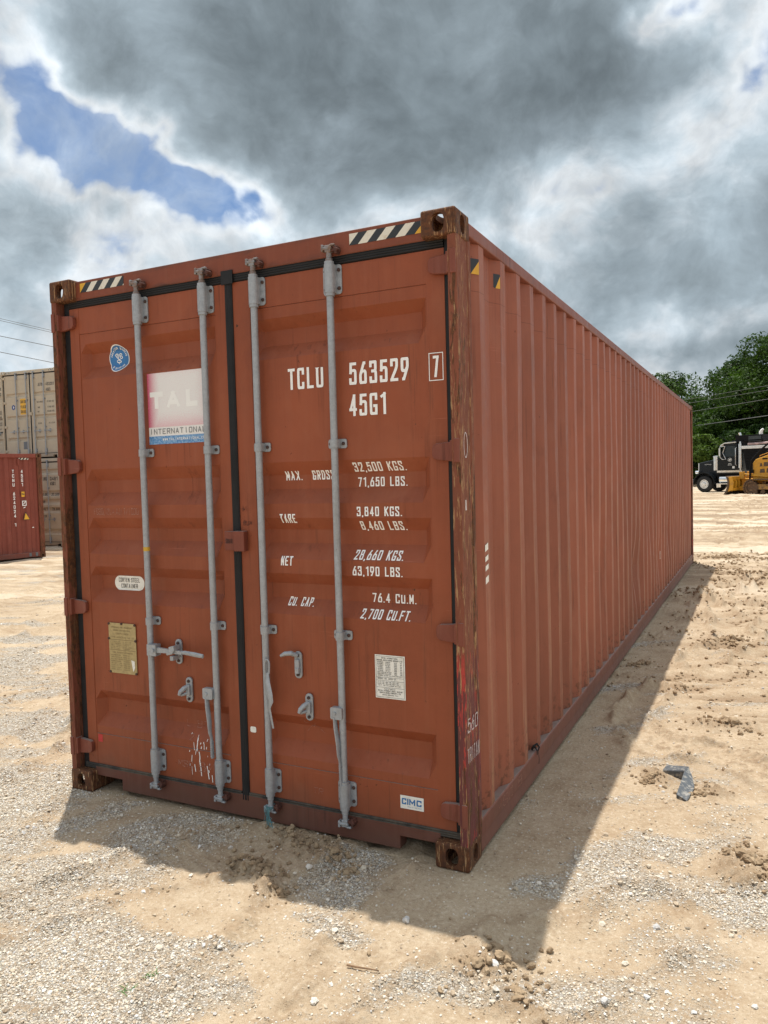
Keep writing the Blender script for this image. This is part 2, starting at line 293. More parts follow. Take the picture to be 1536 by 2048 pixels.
# ------------------------------------------------------------------ mesh builder
class MB:
    def __init__(s): s.v = []; s.f = []; s.mi = []; s.m = 0
    def add(s, vs, fs):
        o = len(s.v); s.v += [tuple(v) for v in vs]; s.f += [tuple(i+o for i in f) for f in fs]; s.mi += [s.m]*len(fs)
    def box(s, x0, x1, y0, y1, z0, z1):
        s.add([(x, y, z) for z in (z0, z1) for y in (y0, y1) for x in (x0, x1)], [(0, 2, 3, 1), (4, 5, 7, 6), (0, 1, 5, 4), (2, 6, 7, 3), (0, 4, 6, 2), (1, 3, 7, 5)])
    def hexa(s, p): # 8 pts: bottom 4 ccw, top 4 ccw
        s.add(p, [(3, 2, 1, 0), (4, 5, 6, 7), (0, 1, 5, 4), (1, 2, 6, 5), (2, 3, 7, 6), (3, 0, 4, 7)])
    def tube(s, path, r, n=12, caps=True, flat=None):
        path = [Vector(p) for p in path]; rs = r if isinstance(r, (list, tuple)) else [r]*len(path)
        rings = []; up = None
        for i, p in enumerate(path):
            d = (path[min(i+1, len(path)-1)]-path[max(i-1, 0)]).normalized()
            if up is None or abs(up.dot(d)) > .99: up = Vector((0, 0, 1)) if abs(d.z) < .9 else Vector((0, 1, 0))
            a = d.cross(up).normalized(); b = a.cross(d).normalized(); up = b
            k = flat or (1, 1)
            rings.append([p+a*(math.cos(t)*rs[i]*k[0])+b*(math.sin(t)*rs[i]*k[1]) for t in [2*math.pi*j/n for j in range(n)]])
        vs = [v for rg in rings for v in rg]; fs = []
        for i in range(len(rings)-1):
            for j in range(n):
                k = (j+1) % n; fs.append((i*n+j, (i+1)*n+j, (i+1)*n+k, i*n+k))
        if caps: fs.append(tuple(range(n))); fs.append(tuple((len(rings)-1)*n+j for j in reversed(range(n))))
        s.add(vs, fs)
    def prism(s, pts, axis, a, b):
        # pts 2D polygon in the other two axes (order: x,y,z without axis), extruded from a to b
        def mk(p, q):
            return {'x': (q, p[0], p[1]), 'y': (p[0], q, p[1]), 'z': (p[0], p[1], q)}[axis]
        n = len(pts); vs = [mk(p, a) for p in pts]+[mk(p, b) for p in pts]
        s.add(vs, [tuple(range(n)), tuple(reversed(range(n, 2*n)))]+[(i, n+i, n+(i+1) % n, (i+1) % n) for i in range(n)])
    def quad(s, a, b, c, d): s.add([a, b, c, d], [(0, 1, 2, 3)])
    def build(s, name, mats, parent=None, bevel=0, smooth=False, seg=2, fix=True, mw=None, angle=35):
        me = bpy.data.meshes.new(name); me.from_pydata(s.v, [], s.f)
        mats = mats if isinstance(mats, (list, tuple)) else [mats]
        for m in mats: me.materials.append(m)
        if len(mats) > 1: me.polygons.foreach_set('material_index', s.mi)
        if fix:
            bm = bmesh.new(); bm.from_mesh(me); bmesh.ops.recalc_face_normals(bm, faces=bm.faces); bm.to_mesh(me); bm.free()
        if smooth: me.polygons.foreach_set('use_smooth', [True]*len(me.polygons))
        me.update()
        o = bpy.data.objects.new(name, me); COL.objects.link(o); o.parent = parent
        if bevel:
            b = o.modifiers.new('bevel', 'BEVEL'); b.width = bevel; b.segments = seg; b.limit_method = 'ANGLE'; b.angle_limit = R(angle); b.harden_normals = False
        if smooth:
            try: me.set_sharp_from_angle(angle=R(40))
            except Exception: pass
        return o
def rrect(x0, x1, y0, y1, r, n=4):
    p = []
    for cx, cy, a in ((x1-r, y0+r, -90), (x1-r, y1-r, 0), (x0+r, y1-r, 90), (x0+r, y0+r, 180)):
        for i in range(n+1): t = R(a+90*i/n); p.append((cx+r*math.cos(t), cy+r*math.sin(t)))
    return p
def empty(name, loc=(0, 0, 0), rz=0, label=None, cat=None, group=None):
    o = bpy.data.objects.new(name, None); COL.objects.link(o); o.location = loc; o.rotation_euler = (0, 0, rz); o.empty_display_size = .3
    tag(o, label, cat, group); return o
def tag(o, label=None, cat=None, group=None, kind=None):
    if label: o['label'] = label
    if cat: o['category'] = cat
    if group: o['group'] = group
    if kind: o['kind'] = kind
    return o
def copy_tree(o, parent=None):
    c = o.copy(); COL.objects.link(c); c.parent = parent
    for ch in [x for x in o.children]: copy_tree(ch, c)
    return c

# ------------------------------------------------------------------ stroke lettering
def _c(*p): return ('c', list(p))
def _s(*p): return ('s', list(p))
G = {
'A': [_s((0,0),(2,8),(4,0)), _s((.75,2.6),(3.25,2.6))], 'B': [_s((0,8),(0,0)), _c((0,8),(2,8),(3.8,8),(3.8,6.1),(3.8,4.2),(2,4.2),(0,4.2)), _c((0,4.2),(2,4.2),(4,4.2),(4,2.1),(4,0),(2,0),(0,0))],
'C': [_c((4,5.9),(4,7.0),(3.9,8),(2,8),(.1,8),(0,4.6),(0,3.4),(.1,0),(2,0),(3.9,0),(4,1.0),(4,2.1))], 'D': [_s((0,8),(0,0)), _c((0,8),(1.6,8),(4,8),(4,5.4),(4,2.6),(4,0),(1.6,0),(0,0))],
'E': [_s((3.8,8),(0,8),(0,0),(3.8,0)), _s((0,4.1),(3,4.1))], 'F': [_s((3.8,8),(0,8),(0,0)), _s((0,4.1),(3,4.1))],
'G': [_c((4,5.9),(4,7.0),(3.9,8),(2,8),(.1,8),(0,4.6),(0,3.4),(.1,0),(2,0),(3.9,0),(4,1.4),(4,3.3)), _s((4,3.3),(2.7,3.3))], 'H': [_s((0,0),(0,8)), _s((4,0),(4,8)), _s((0,4.1),(4,4.1))],
'I': [_s((2,0),(2,8))], 'J': [_c((3.5,8),(3.5,2),(3.4,0),(1.9,0),(.3,0),(.2,1.4),(.2,2))], 'K': [_s((0,0),(0,8)), _s((4,8),(0,3.4)), _s((1.2,4.8),(4,0))],
'L': [_s((.2,8),(.2,0),(3.8,0))], 'M': [_s((0,0),(0,8),(2,2.6),(4,8),(4,0))], 'N': [_s((0,0),(0,8),(4,0),(4,8))],
'O': [_c((2,8),(.1,8),(0,4.6),(0,3.4),(.1,0),(2,0),(3.9,0),(4,3.4),(4,4.6),(3.9,8),(2,8))], 'P': [_s((0,0),(0,8)), _c((0,8),(2,8),(4,8),(4,5.8),(4,3.7),(2,3.7),(0,3.7))],
'Q': [_c((2,8),(.1,8),(0,4.6),(0,3.4),(.1,0),(2,0),(3.9,0),(4,3.4),(4,4.6),(3.9,8),(2,8)), _s((2.4,2),(4.2,-.4))],
'R': [_s((0,0),(0,8)), _c((0,8),(2,8),(4,8),(4,5.9),(4,3.9),(2,3.9),(0,3.9)), _s((2,3.9),(4,0))],
'S': [_c((3.9,6.0),(3.9,7.0),(3.8,8),(2,8),(.1,8),(0,6.8),(0,5.2),(1.4,4.5),(2.6,3.7),(4,3.0),(4,1.4),(3.9,0),(2,0),(.1,0),(0,1.0),(0,2))], 'T': [_s((0,8),(4,8)), _s((2,8),(2,0))],
'U': [_c((0,8),(0,3.2),(.1,0),(2,0),(3.9,0),(4,3.2),(4,8))], 'V': [_s((0,8),(2,0),(4,8))], 'W': [_s((0,8),(1,0),(2,6),(3,0),(4,8))], 'X': [_s((0,0),(4,8)), _s((0,8),(4,0))],
'Y': [_s((0,8),(2,4),(4,8)), _s((2,4),(2,0))], 'Z': [_s((0,8),(4,8),(0,0),(4,0))],
'0': [_c((2,8),(.1,8),(0,4.6),(0,3.4),(.1,0),(2,0),(3.9,0),(4,3.4),(4,4.6),(3.9,8),(2,8))], '1': [_s((.9,6.6),(2.3,8),(2.3,0))],
'2': [_c((.1,5.8),(.1,7.0),(.2,8),(2,8),(4,8),(4,6.4),(4,5.2),(3.0,3.8),(.6,1.4),(.1,0)), _s((0,0),(4,0))], '3': [_c((0,6.2),(0,7.2),(.2,8),(2,8),(3.8,8),(3.8,6.4),(3.8,4.4),(2.4,4.3),(1.5,4.3)), _c((1.5,4.3),(2.6,4.3),(4,4.2),(4,2.2),(4,0),(2,0),(.1,0),(0,.9),(0,1.9))],
'4': [_s((3,0),(3,8),(0,2.4),(4,2.4))], '5': [_s((3.8,8),(.5,8),(.3,4.4)), _c((.3,4.4),(.9,5.1),(2,5.1),(4,5.1),(4,3.2),(4,1.8),(3.9,0),(2,0),(.1,0),(0,.9),(0,1.9))],
'6': [_c((3.1,8),(1.4,5.4),(0,3.4),(0,1.8),(.1,0),(2,0),(3.9,0),(4,1.6),(4,3.0),(3.9,4.6),(2.2,4.6),(1.2,4.5),(.7,4.0))], '7': [_s((0,8),(4,8),(1.4,0))],
'8': [_c((2,4.3),(.2,4.3),(.2,6.2),(.3,8),(2,8),(3.7,8),(3.8,6.2),(3.8,4.3),(2,4.3)), _c((2,4.3),(0,4.3),(0,2.2),(.1,0),(2,0),(3.9,0),(4,2.2),(4,4.3),(2,4.3))],
'9': [_c((.9,0),(2.6,2.6),(4,4.6),(4,6.2),(3.9,8),(2,8),(.1,8),(0,6.4),(0,5.0),(.1,3.4),(1.8,3.4),(2.8,3.5),(3.3,4.0))],
'.': [_s((.6,0),(.6,.9))], ',': [_s((.8,.7),(.4,-.9))], '(': [_c((1.6,8.6),(.5,6.6),(.5,1.4),(1.6,-.6))], ')': [_c((.4,8.6),(1.5,6.6),(1.5,1.4),(.4,-.6))], '-': [_s((.6,4),(3.2,4))], '/': [_s((0,0),(3.4,8))], "'": [_s((.8,8),(.6,6))], '"': [_s((.5,8),(.4,6)), _s((1.6,8),(1.5,6))], ' ': []}
NARROW = {'.': 1.2, ',': 1.3, ' ': 2.6, 'I': 4, '1': 3.2, "'": 1.4, '"': 2, '(': 2, ')': 2}
def chaikin(p, it=2):
    for _ in range(it):
        q = [p[0]]
        for a, b in zip(p[:-1], p[1:]):
            q += [(a[0]*.75+b[0]*.25, a[1]*.75+b[1]*.25), (a[0]*.25+b[0]*.75, a[1]*.25+b[1]*.75)]
        q.append(p[-1]); p = q
    return p
def ribbon(pts, wd):
    P = [Vector(p) for p in pts]; L = []; Rr = []; n = len(P); closed = n > 3 and (P[0]-P[-1]).length < 1e-6
    for i in range(n):
        if closed and i in (0, n-1): a = (P[0]-P[-2]).normalized(); b = (P[1]-P[0]).normalized()
        else:
            a = (P[i]-P[i-1]).normalized() if i else None; b = (P[i+1]-P[i]).normalized() if i < n-1 else None
            a = a or b; b = b or a
        na = Vector((-a.y, a.x)); nb = Vector((-b.y, b.x)); m = (na+nb)
        m = m.normalized() if m.length > 1e-4 else na
        k = min(1/max(.35, m.dot(na)), 1.9)*wd/2
        L.append(P[i]+m*k); Rr.append(P[i]-m*k)
    return L, Rr
def letters(mb, text, x0, z0, h, x1=None, adv=None, stroke=.13, slant=0, smooth=2, f=None, jit=0, lift=0):
    """strokes of text as flat strips; f maps (u, v, lift) to a 3D point"""
    GAP = 1.35
    tot = sum(NARROW.get(c, 4)+GAP for c in text)-GAP
    sx = ((x1-x0)/tot) if x1 is not None else h/8*(adv or .95); sz = h/8; x = x0; wd = min(h*stroke, 4*sx*.42); ww = wd/2; k = 0
    def put(L, Rr, k):
        lf = lift+(k % 6)*.00010
        vs = [v for pr in zip(L, Rr) for v in pr]; vs = [(v[0]+(v[1]-z0)*slant, v[1]) for v in vs]
        mb.add([f(v[0], v[1], lf+4e-6*i_) for i_, v in enumerate(vs)], [(2*i, 2*i+1, 2*i+3, 2*i+2) for i in range(len(L)-1)])
    for c in text:
        cw = NARROW.get(c, 4); small = c in ",.()'\"-"
        for ty, pts in G.get(c, []):
            p = chaikin(pts, smooth) if ty == 'c' else pts
            q = []
            for (a, b) in p:
                jx, jz = ((random.uniform(-jit, jit), random.uniform(-jit, jit)) if jit else (0, 0))
                bb = b*sz if small or c == 'Q' else min(max(b*sz, ww), h-ww)
                aa = a*sx if (small or cw != 4) else ww+a/4*(4*sx-2*ww)
                q.append((x+aa+jx, z0+bb+jz))
            closed = len(q) > 3 and math.dist(q[0], q[-1]) < 1e-6
            if not small and not closed:
                for e0, e1 in ((0, 1), (-1, -2)):
                    d = (Vector(q[e0])-Vector(q[e1])).normalized()*ww; q[e0] = (min(max(q[e0][0]+d[0], x), x+cw*sx), min(max(q[e0][1]+d[1], z0), z0+h))
            if ty == 's' and len(q) > 2:
                for n_, (p0, p1) in enumerate(zip(q[:-1], q[1:])):
                    v0, v1 = Vector(p0), Vector(p1); d = (v1-v0).normalized()
                    if n_: v0 = v0-d*ww
                    if n_ < len(q)-2: v1 = v1+d*ww
                    L, Rr = ribbon([tuple(v0), tuple(v1)], wd)
                    cl = lambda v: Vector((min(max(v[0], x), x+cw*sx), min(max(v[1], z0), z0+h)))
                    put([cl(v) for v in L], [cl(v) for v in Rr], k); k += 1
            else:
                L, Rr = ribbon(q, wd); put(L, Rr, k); k += 1
        x += (cw+GAP)*sx
def strokes(mb, lst, wd, f, lift=0, smooth=2):
    for i, p in enumerate(lst):
        p = chaikin(p, smooth) if smooth else p
        L, Rr = ribbon(p, wd); vs = [v for pr in zip(L, Rr) for v in pr]
        mb.add([f(v[0], v[1], lift+(i % 4)*.00012) for v in vs], [(2*j, 2*j+1, 2*j+3, 2*j+2) for j in range(len(L)-1)])

# ------------------------------------------------------------------ door surface profile
PROF_A = [(2.54, 2.49, 2.415, 2.345), (1.84, 1.776, 1.707, 1.636), (1.567, 1.507, 1.44, 1.363), (1.293, 1.238, 1.165, 1.09), (.583, .528, .447, .374)]
PROF_B = [(2.16, 2.12, 2.06, 2.02), (1.42, 1.38, 1.32, 1.28), (.70, .66, .60, .56)]
YD = .055
RX = ((.161, 1.116), (1.331, 2.277))
def doorY(x, z, prof=PROF_A):
    for a, b in RX:
        if a <= x <= b:
            e = min(1, max(0, (min(x-a, b-x)-.006)/.040))
            for (z0, z1, z2, z3) in prof:
                if z3 < z < z0:
                    k = (z0-z)/(z0-z1) if z > z1 else (1 if z > z2 else (z-z3)/(z2-z3))
                    return YD+.003+.047*k*e
            return YD+(.003 if .33 < z < 2.597 else .0015)
    return YD
def bisect_prof(o, prof):
    bm = bmesh.new(); bm.from_mesh(o.data)
    zs = sorted({z for r in prof for z in r})
    lo = min(v.co.z for v in bm.verts); hi = max(v.co.z for v in bm.verts)
    for z in zs:
        if lo < z < hi: bmesh.ops.bisect_plane(bm, geom=bm.verts[:]+bm.edges[:]+bm.faces[:], plane_co=(0, 0, z), plane_no=(0, 0, 1))
    for v in bm.verts: v.co.y = doorY(v.co.x, v.co.z, prof)-.0016-v.co.y
    bm.to_mesh(o.data); bm.free()
def F(x, z, l): return (x, l, z)     # flat, later draped on the door
def decal(name, mb, mats, parent, prof=PROF_A):
    o = mb.build(name, mats, parent, fix=False); bisect_prof(o, prof); return o

# ------------------------------------------------------------------ corner casting (hollow block with oval holes)
def casting_mesh():
    bm = bmesh.new(); bmesh.ops.create_cube(bm, size=1)
    for v in bm.verts: v.co = Vector((v.co.x*.162, v.co.y*.178, v.co.z*.118))
    bmesh.ops.bevel(bm, geom=bm.edges[:], offset=.011, segments=3, affect='EDGES', profile=.5)
    me = bpy.data.meshes.new('c'); bm.to_mesh(me); bm.free(); base = bpy.data.objects.new('c', me); COL.objects.link(base)
    cut = MB(); cut.box(-.054, .054, -.062, .062, -.033, .033)
    tmp = [cut.build('k', M['rust'])]
    def oval(a, b, n=20): return [(a*math.copysign(abs(math.cos(t))**.8, math.cos(t)), b*math.copysign(abs(math.sin(t))**.8, math.sin(t))) for t in [2*math.pi*i/n for i in range(n)]]
    c = MB(); c.prism(oval(.030, .041), 'y', -.2, 0); tmp.append(c.build('k', M['rust']))
    c = MB(); c.prism(oval(.028, .041), 'x', 0, .2); tmp.append(c.build('k', M['rust']))
    c = MB(); c.prism(oval(.032, .060), 'z', 0, .2); tmp.append(c.build('k', M['rust']))
    for t in tmp:
        m = base.modifiers.new('b', 'BOOLEAN'); m.object = t; m.operation = 'DIFFERENCE'; m.solver = 'EXACT'
    dg = bpy.context.evaluated_depsgraph_get(); ev = base.evaluated_get(dg); me2 = bpy.data.meshes.new_from_object(ev)
    V = [tuple(v.co) for v in me2.vertices]; Fs = [tuple(p.vertices) for p in me2.polygons]
    for t in tmp+[base]: bpy.data.objects.remove(t)
    return V, Fs
CV, CF = casting_mesh()
def casting(parent, mat, right, front, top):
    sx = 1 if right else -1; sy = 1 if front else -1; sz = 1 if top else -1
    c = ((2.438-.081) if right else .081, .089 if front else 12.192-.089, 2.896-.059 if top else .059)
    m = MB(); m.add([(c[0]+x*sx, c[1]+y*sy, c[2]+z*sz) for x, y, z in CV], CF)
    return m.build('corner_casting', mat, parent)

# ------------------------------------------------------------------ container
ROD = (.627, 1.064, 1.379, 1.807)
def build_container(root, K, prof=PROF_A, side_dent=False, gaskets=True, hinges=True, handles='down'):
    P = K['paint']; S = K['side']
    for r in (0, 1):
        for f in (0, 1):
            for t in (0, 1): casting(root, K['cast'], r, f, t)
    # posts
    for r in (0, 1):
        m = MB(); X = (lambda v: v) if r else (lambda v: 2.438-v)
        prof2 = [(2.396, .008), (2.428, .004), (2.436, .012), (2.436, .060), (2.432, .066), (2.432, .150), (2.436, .156), (2.436, .188), (2.430, .194), (2.39, .194), (2.39, .08), (2.372, .08), (2.372, .068), (2.396, .066)]
        m.prism([(X(a), b) for a, b in prof2], 'z', .10, 2.79)
        m.build('corner_post', K['post'][r], root, bevel=.002, seg=2)
        m = MB(); m.prism([(X(a), 12.192-b) for a, b in [(2.30, .004), (2.43, .004), (2.436, .012), (2.436, .15), (2.42, .15), (2.42, .03), (2.30, .03)]], 'z', .10, 2.79)
        m.build('corner_post', K['post'][r], root, bevel=.002)
    # header and sill
    m = MB(); m.box(.150, 2.288, .045, .16, 2.782, 2.888); m.box(.10, 2.338, .062, .15, 2.74, 2.781); m.build('header', K['header'], root, bevel=.006, seg=3)
    m = MB(); z0, z1 = .024, .140
    m.prism([(.150, .10), (.150, .086), (.352, .086), (.352, z0), (2.083, z0), (2.083, .086), (2.288, .086), (2.288, .10), (2.288, z1), (.150, z1)], 'y', .046, .12)
    m.build('sill', K['sill'], root, bevel=.004)
    # front end wall, its header and sill
    m = MB(); m.box(.15, 2.288, 12.06, 12.182, 2.782, 2.888); m.build('end_beam', K['rail'], root, bevel=.004); m = MB(); m.box(.15, 2.288, 12.06, 12.182, .03, .16); m.build('end_beam', K['rail'], root, bevel=.004)
    xs = [(.138, 0)]; x = .20
    while x < 2.2: xs += [(x, 0), (x+.04, 1), (x+.14, 1), (x+.18, 0)]; x += .272
    xs.append((2.30, 0)); m = MB()
    for (a, da), (b, db) in zip(xs[:-1], xs[1:]): m.quad((a, 12.15-.04*da, .15), (b, 12.15-.04*db, .15), (b, 12.15-.04*db, 2.79), (a, 12.15-.04*da, 2.79))
    m.build('end_wall', S, root)
    # side walls
    for r in (1, 0):
        X = (lambda v: v) if r else (lambda v: 2.438-v)
        IN, OUT = 2.392, 2.428
        pts = [(.19, IN), (.268, IN), (.326, OUT), (.396, OUT), (.46, IN), (.574, IN), (.642, OUT)]
        y = .642
        for k in range(41):
            if k: pts.append((y, OUT))
            pts += [(y+.072, OUT), (y+.140, IN)]
            if k < 40: pts.append((y+.210, IN))
            y += .278
        pts.append((12.06, IN)); m = MB()
        zs = list(np.linspace(.166, 2.812, 19)); NZ = len(zs)
        vs = []
        for (yy, xx) in pts:
            for z in zs:
                dx = dy = 0
                if side_dent and r:
                    for (cy, cz, a, sy_, sz_) in ((5.2, .72, .045, .30, .26), (6.2, 1.15, .02, .25, .3), (3.4, .9, .015, .3, .5), (8.2, .9, .03, .3, .3), (1.6, 1.9, .008, .4, .6), (7.1, .6, .03, .2, .2)):
                        g = math.exp(-((yy-cy)/sy_)**2-((z-cz)/sz_)**2); dx -= a*g; dy += a*.9*g*math.sin(yy*9+z*3)
                    dx += .0022*math.sin(yy*3.1+z*1.9)+.0018*math.sin(yy*7.7+z*5.1); dy += .0035*math.sin(yy*11.3+z*2.3)*math.sin(z*1.15)
                vs.append((X(min(xx+dx, 2.436)), yy+dy, z))
        fs = [(i*NZ+j, (i+1)*NZ+j, (i+1)*NZ+j+1, i*NZ+j+1) for i in range(len(pts)-1) for j in range(NZ-1)]
        m.add(vs, fs); m.build('side_wall', S, root)
        m = MB(); m.box(*sorted((X(2.378), X(2.434))), .178, 12.014, 2.813, 2.872); m.build('top_rail', K['rail'], root, bevel=.006, seg=2)
        m = MB(); m.prism([(X(a), b) for a, b in [(2.36, .166), (2.430, .166), (2.434, .160), (2.434, .088), (2.428, .082), (2.438, .022), (2.428, .016), (2.36, .03)]], 'y', .178, 12.014)
        m.build('bottom_rail', K['rail'], root, bevel=.0015)
    m = MB(); m.box(.06, 2.378, .16, 12.06, 2.866, 2.874); m.build('roof', K['rail'], root)
    m = MB(); m.box(.05, 2.388, .12, 12.06, .135, .16)
    for i in range(30): m.box(.06, 2.378, .3+i*.39, .34+i*.39, .04, .134)
    m.build('floor', M['floorw'], root)
    # doors
    for di, (a, b) in enumerate(((.093, 1.190), (1.226, 2.362))):
        ra, rb = RX[di]; eps = 1e-5
        xs = [a, ra-eps, ra, ra+.006, ra+.046, rb-.046, rb-.006, rb, rb+eps, b]
        zs = sorted({.150, .3285, .3315, 2.5955, 2.5985, 2.742} | {z for r in prof for z in r} | {.33, 2.597})
        m = MB(); vs = []
        for x in xs:
            for z in zs:
                yv = doorY(x, z, prof)
                if ra < x < rb and z in (.33, 2.597): yv = YD+.007
                vs.append((x, yv, z))
        n = len(zs); fs = [(i*n+j, (i+1)*n+j, (i+1)*n+j+1, i*n+j+1) for i in range(len(xs)-1) for j in range(n-1)]
        m.add(vs, fs)
        # edges returning inward
        for (p, q) in ((a, a), (b, b)): m.quad((p, YD, .150), (p, .125, .150), (p, .125, 2.742), (p, YD, 2.742))
        m.quad((a, YD, 2.742), (b, YD, 2.742), (b, .11, 2.742), (a, .11, 2.742)); m.quad((a, YD, .15), (b, YD, .15), (b, .11, .15), (a, .11, .15))
        d = m.build('door', P, root)
        # rubber gaskets
        m = MB(); 
        gx = (.052, .092) if di == 0 else (2.363, 2.384)
        m.m = 0; m.box(gx[0], gx[1], .057, .075, .12, 2.79)
        m.box(a+.004, b-.004, .058, .074, 2.7425, 2.752)
        for k in range(4): m.tube([(a if di == 0 else 1.229, .054, 2.752+.011*k), (1.180 if di == 0 else b, .054, 2.752+.011*k)], .0062, 8)
        m.m = 1
        for k in range(3): m.tube([(a-.02 if di == 0 else 1.229, .052, .1455-.010*k+.002), (1.180 if di == 0 else b+.02, .052, .1455-.010*k+.002)], .0062, 8)
        m.box(a, b, .058, .07, .122, .1495)
        if di == 0:
            m.m = 0; m.prism([(1.184, .060), (1.184, .050), (1.190, .044), (1.200, .047), (1.206, .043), (1.216, .047), (1.222, .043), (1.229, .050), (1.229, .060)], 'z', .112, 2.80)
            m.box(1.172, 1.242, .038, .0445, 2.735, 2.802)
        m.build('gasket', [K['rubber'], K['rubber2']], d, smooth=True)
        # hinges
        for z in (2.667, 1.861, 1.060, .252):
            m = MB(); X = (lambda v: v) if di == 0 else (lambda v: 2.438-v)
            m.box(*sorted((X(.008), X(.052))), .010, .054, z-.046, z+.046)
            m.prism([(X(p), q) for p, q in ((.050, z+.040), (.125, z+.034), (.139, z+.026), (.143, z+.012), (.143, z-.020), (.136, z-.032), (.120, z-.038), (.050, z-.046))], 'y', .030, .0545)
            m.box(*sorted((X(.004), X(.030))), .0, .012, z-.052, z+.052)
            m.build('hinge', K['hinge'], d, bevel=.004, seg=3)
        if di == 0:
            m = MB(); m.box(1.150, 1.206, .022, .049, 1.404, 1.500); m.box(1.2075, 1.272, .018, .054, 1.400, 1.502); m.build('lock_cover', K['hinge'], d, bevel=.003)
        K.setdefault('doors', {})[(root.name, di)] = d
    # locking bars
    for i, x in enumerate(ROD):
        yr = .022; m = MB(); m.tube([(x, yr, .19), (x, yr, 2.735)], .0168, 20)
        bar = m.build('locking_bar', K['galv'], root, smooth=True)
        for (z0, z1, big) in ((2.608, 2.744, 1), (.184, .302, 1), (1.894, 1.938, 0), (.988, 1.032, 0)):
            m = MB(); hw = .049 if big else .047
            m.prism(rrect(x-hw, x+hw+(.004 if not big else 0), z0, z1, .014 if big else .010), 'y', .0485, .0545)
            rr = .0245 if big else .0215; arc = [(x+rr*math.cos(t), yr-rr*math.sin(t)) for t in [math.pi*k/10 for k in range(11)]]
            out = [(x-rr, .0483)]+list(reversed(arc))+[(x+rr, .0483)]
            m.prism([(p, q) for p, q in out], 'z', z0+.003, z1-.003)
            if big:
                m.tube([(x, yr, z0-.012), (x, yr, z0+.004)], .0225, 16); m.tube([(x, yr, z1-.004), (x, yr, z1+.010)], .0225, 16)
            m.m = 1
            for sx in (-1, 1):
                for zz in ((z0+.026, z1-.026) if big else ((z0+z1)/2,)):
                    q = x+sx*(hw-.013); m.tube([(q, .0487, zz), (q, .044, zz), (q, .0415, zz)], [.0085, .0085, .004], 10)
            m.build('bracket', [K['galv'], M['bolt']], bar, smooth=True)
        # cam ends
        for top in (1, 0):
            zz = (lambda v: 2.744+v) if top else (lambda v: .176-v)
            m = MB(); m.tube([(x, yr, zz(-.01)), (x, yr, zz(.025))], .0165, 14); m.tube([(x, yr, zz(.025)), (x, yr, zz(.078))], .013, 14)
            m.box(x-.016, x+.016, .008, .036, *sorted((zz(.050), zz(.084))))
            m.box(x-.032, x+.020, .006, .020, *sorted((zz(.062), zz(.076)))); m.box(x-.034, x-.022, .006, .034, *sorted((zz(.056), zz(.088))))
            m.box(x+.010, x+.034, .010, .028, *sorted((zz(.078), zz(.088))))
            m.build('cam_end', K['galvr'] if top else K['galv'], bar, bevel=.004, seg=2)
            m = MB(); m.box(x+.012, x+.046, .014, .0445, *sorted((zz(.052), zz(.066)))); m.box(x+.034, x+.048, .010, .0445, *sorted((zz(.040), zz(.076)))); m.tube([(x+.044, .045, zz(.058)), (x+.044, .006, zz(.058))], .010, 10)
            m.build('cam_keeper', K['keeper'], root, bevel=.003)
        # handles
        if handles == 'main':
            m = MB()
            if i == 0:
                m.box(.628, .690, -.010, .030, .830, .890); m.tube([(.672, -.013, .860), (.672, -.018, .860)], .010, 10)
                m.prism([(.690, .848), (.690, .876), (.80, .872), (.86, .868), (.86, .850), (.80, .852)], 'y', -.004, .010)
                m.tube([(.85, .003, .859), (.88, .001, .862), (.95, -.002, .858), (1.005, -.004, .854)], [.009, .011, .0125, .011], 10, flat=(.6, 1))
            elif i in (1, 3):
                hx, hz = (1.019, .660) if i == 1 else (1.783, .644)
                m.prism(rrect(hx-.026, hx+.036, hz-.029, hz+.028, .008), 'y', -.006, .022); m.tube([(hx-.002, -.006, hz), (hx-.002, -.011, hz)], .008, 10)
                ln = .338 if i == 1 else .35
                p = [(hx-.008, .006, hz-.02), (hx-.004, .004, hz-.07), (hx+.010, -.002, hz-.15), (hx+.012, -.004, hz-.20), (hx+.014, .002, hz-.225), (hx+.016, .004, hz-.26), (hx+.018, .004, hz-ln)]
                m.tube(p, [.016, .017, .0165, .013, .010, .012, .012], 10, flat=(.45, 1) )
                for k in range(9): zt = hz-.25-k*.0095; m.tube([(hx+.0165, .004, zt), (hx+.0165, .004, zt-.004)], .0135, 8, flat=(.6, 1))
            else:
                m.tube([(1.388, -.001, .80), (1.388, -.001, .852), (1.393, -.001, .866), (1.402, -.001, .870), (1.410, -.001, .864), (1.414, -.001, .850), (1.411, -.001, .80)], .0042, 8)
                p = [(1.400, .0, .805), (1.404, -.006, .76), (1.416, -.010, .70), (1.424, -.012, .665), (1.412, -.012, .63), (1.418, -.010, .60), (1.430, -.008, .53)]
                m.tube(p, [.006, .013, .017, .014, .008, .0065, .0055], 10, flat=(1, .35))
            m.build('handle', K['galv'], bar, smooth=True)
        elif handles:
            m = MB(); s_ = 1 if i % 2 else 1
            m.box(x-.02, x+.05, -.004, .03, 1.02, 1.07) if False else m.box(x-.02, x+.045, -.004, .03, .86, .91)
            d_ = -1 if i < 2 else 1
            m.prism([(x, .875), (x+d_*.30, .872), (x+d_*.30, .895), (x, .897)], 'y', -.004, .006); m.build('handle', K['galv'], bar)
    # handle catches
    K2 = K['doors']
    cat = ((.800, .852, 0, 'bar'), (.862, .652, 0, 'hook'), (1.553, .845, 1, 'open'), (1.609, .641, 1, 'hook')) if handles == 'main' else ((.45, .885, 0, 'hook'), (.86, .885, 0, 'hook'), (1.56, .885, 1, 'hook'), (2.0, .885, 1, 'hook'))
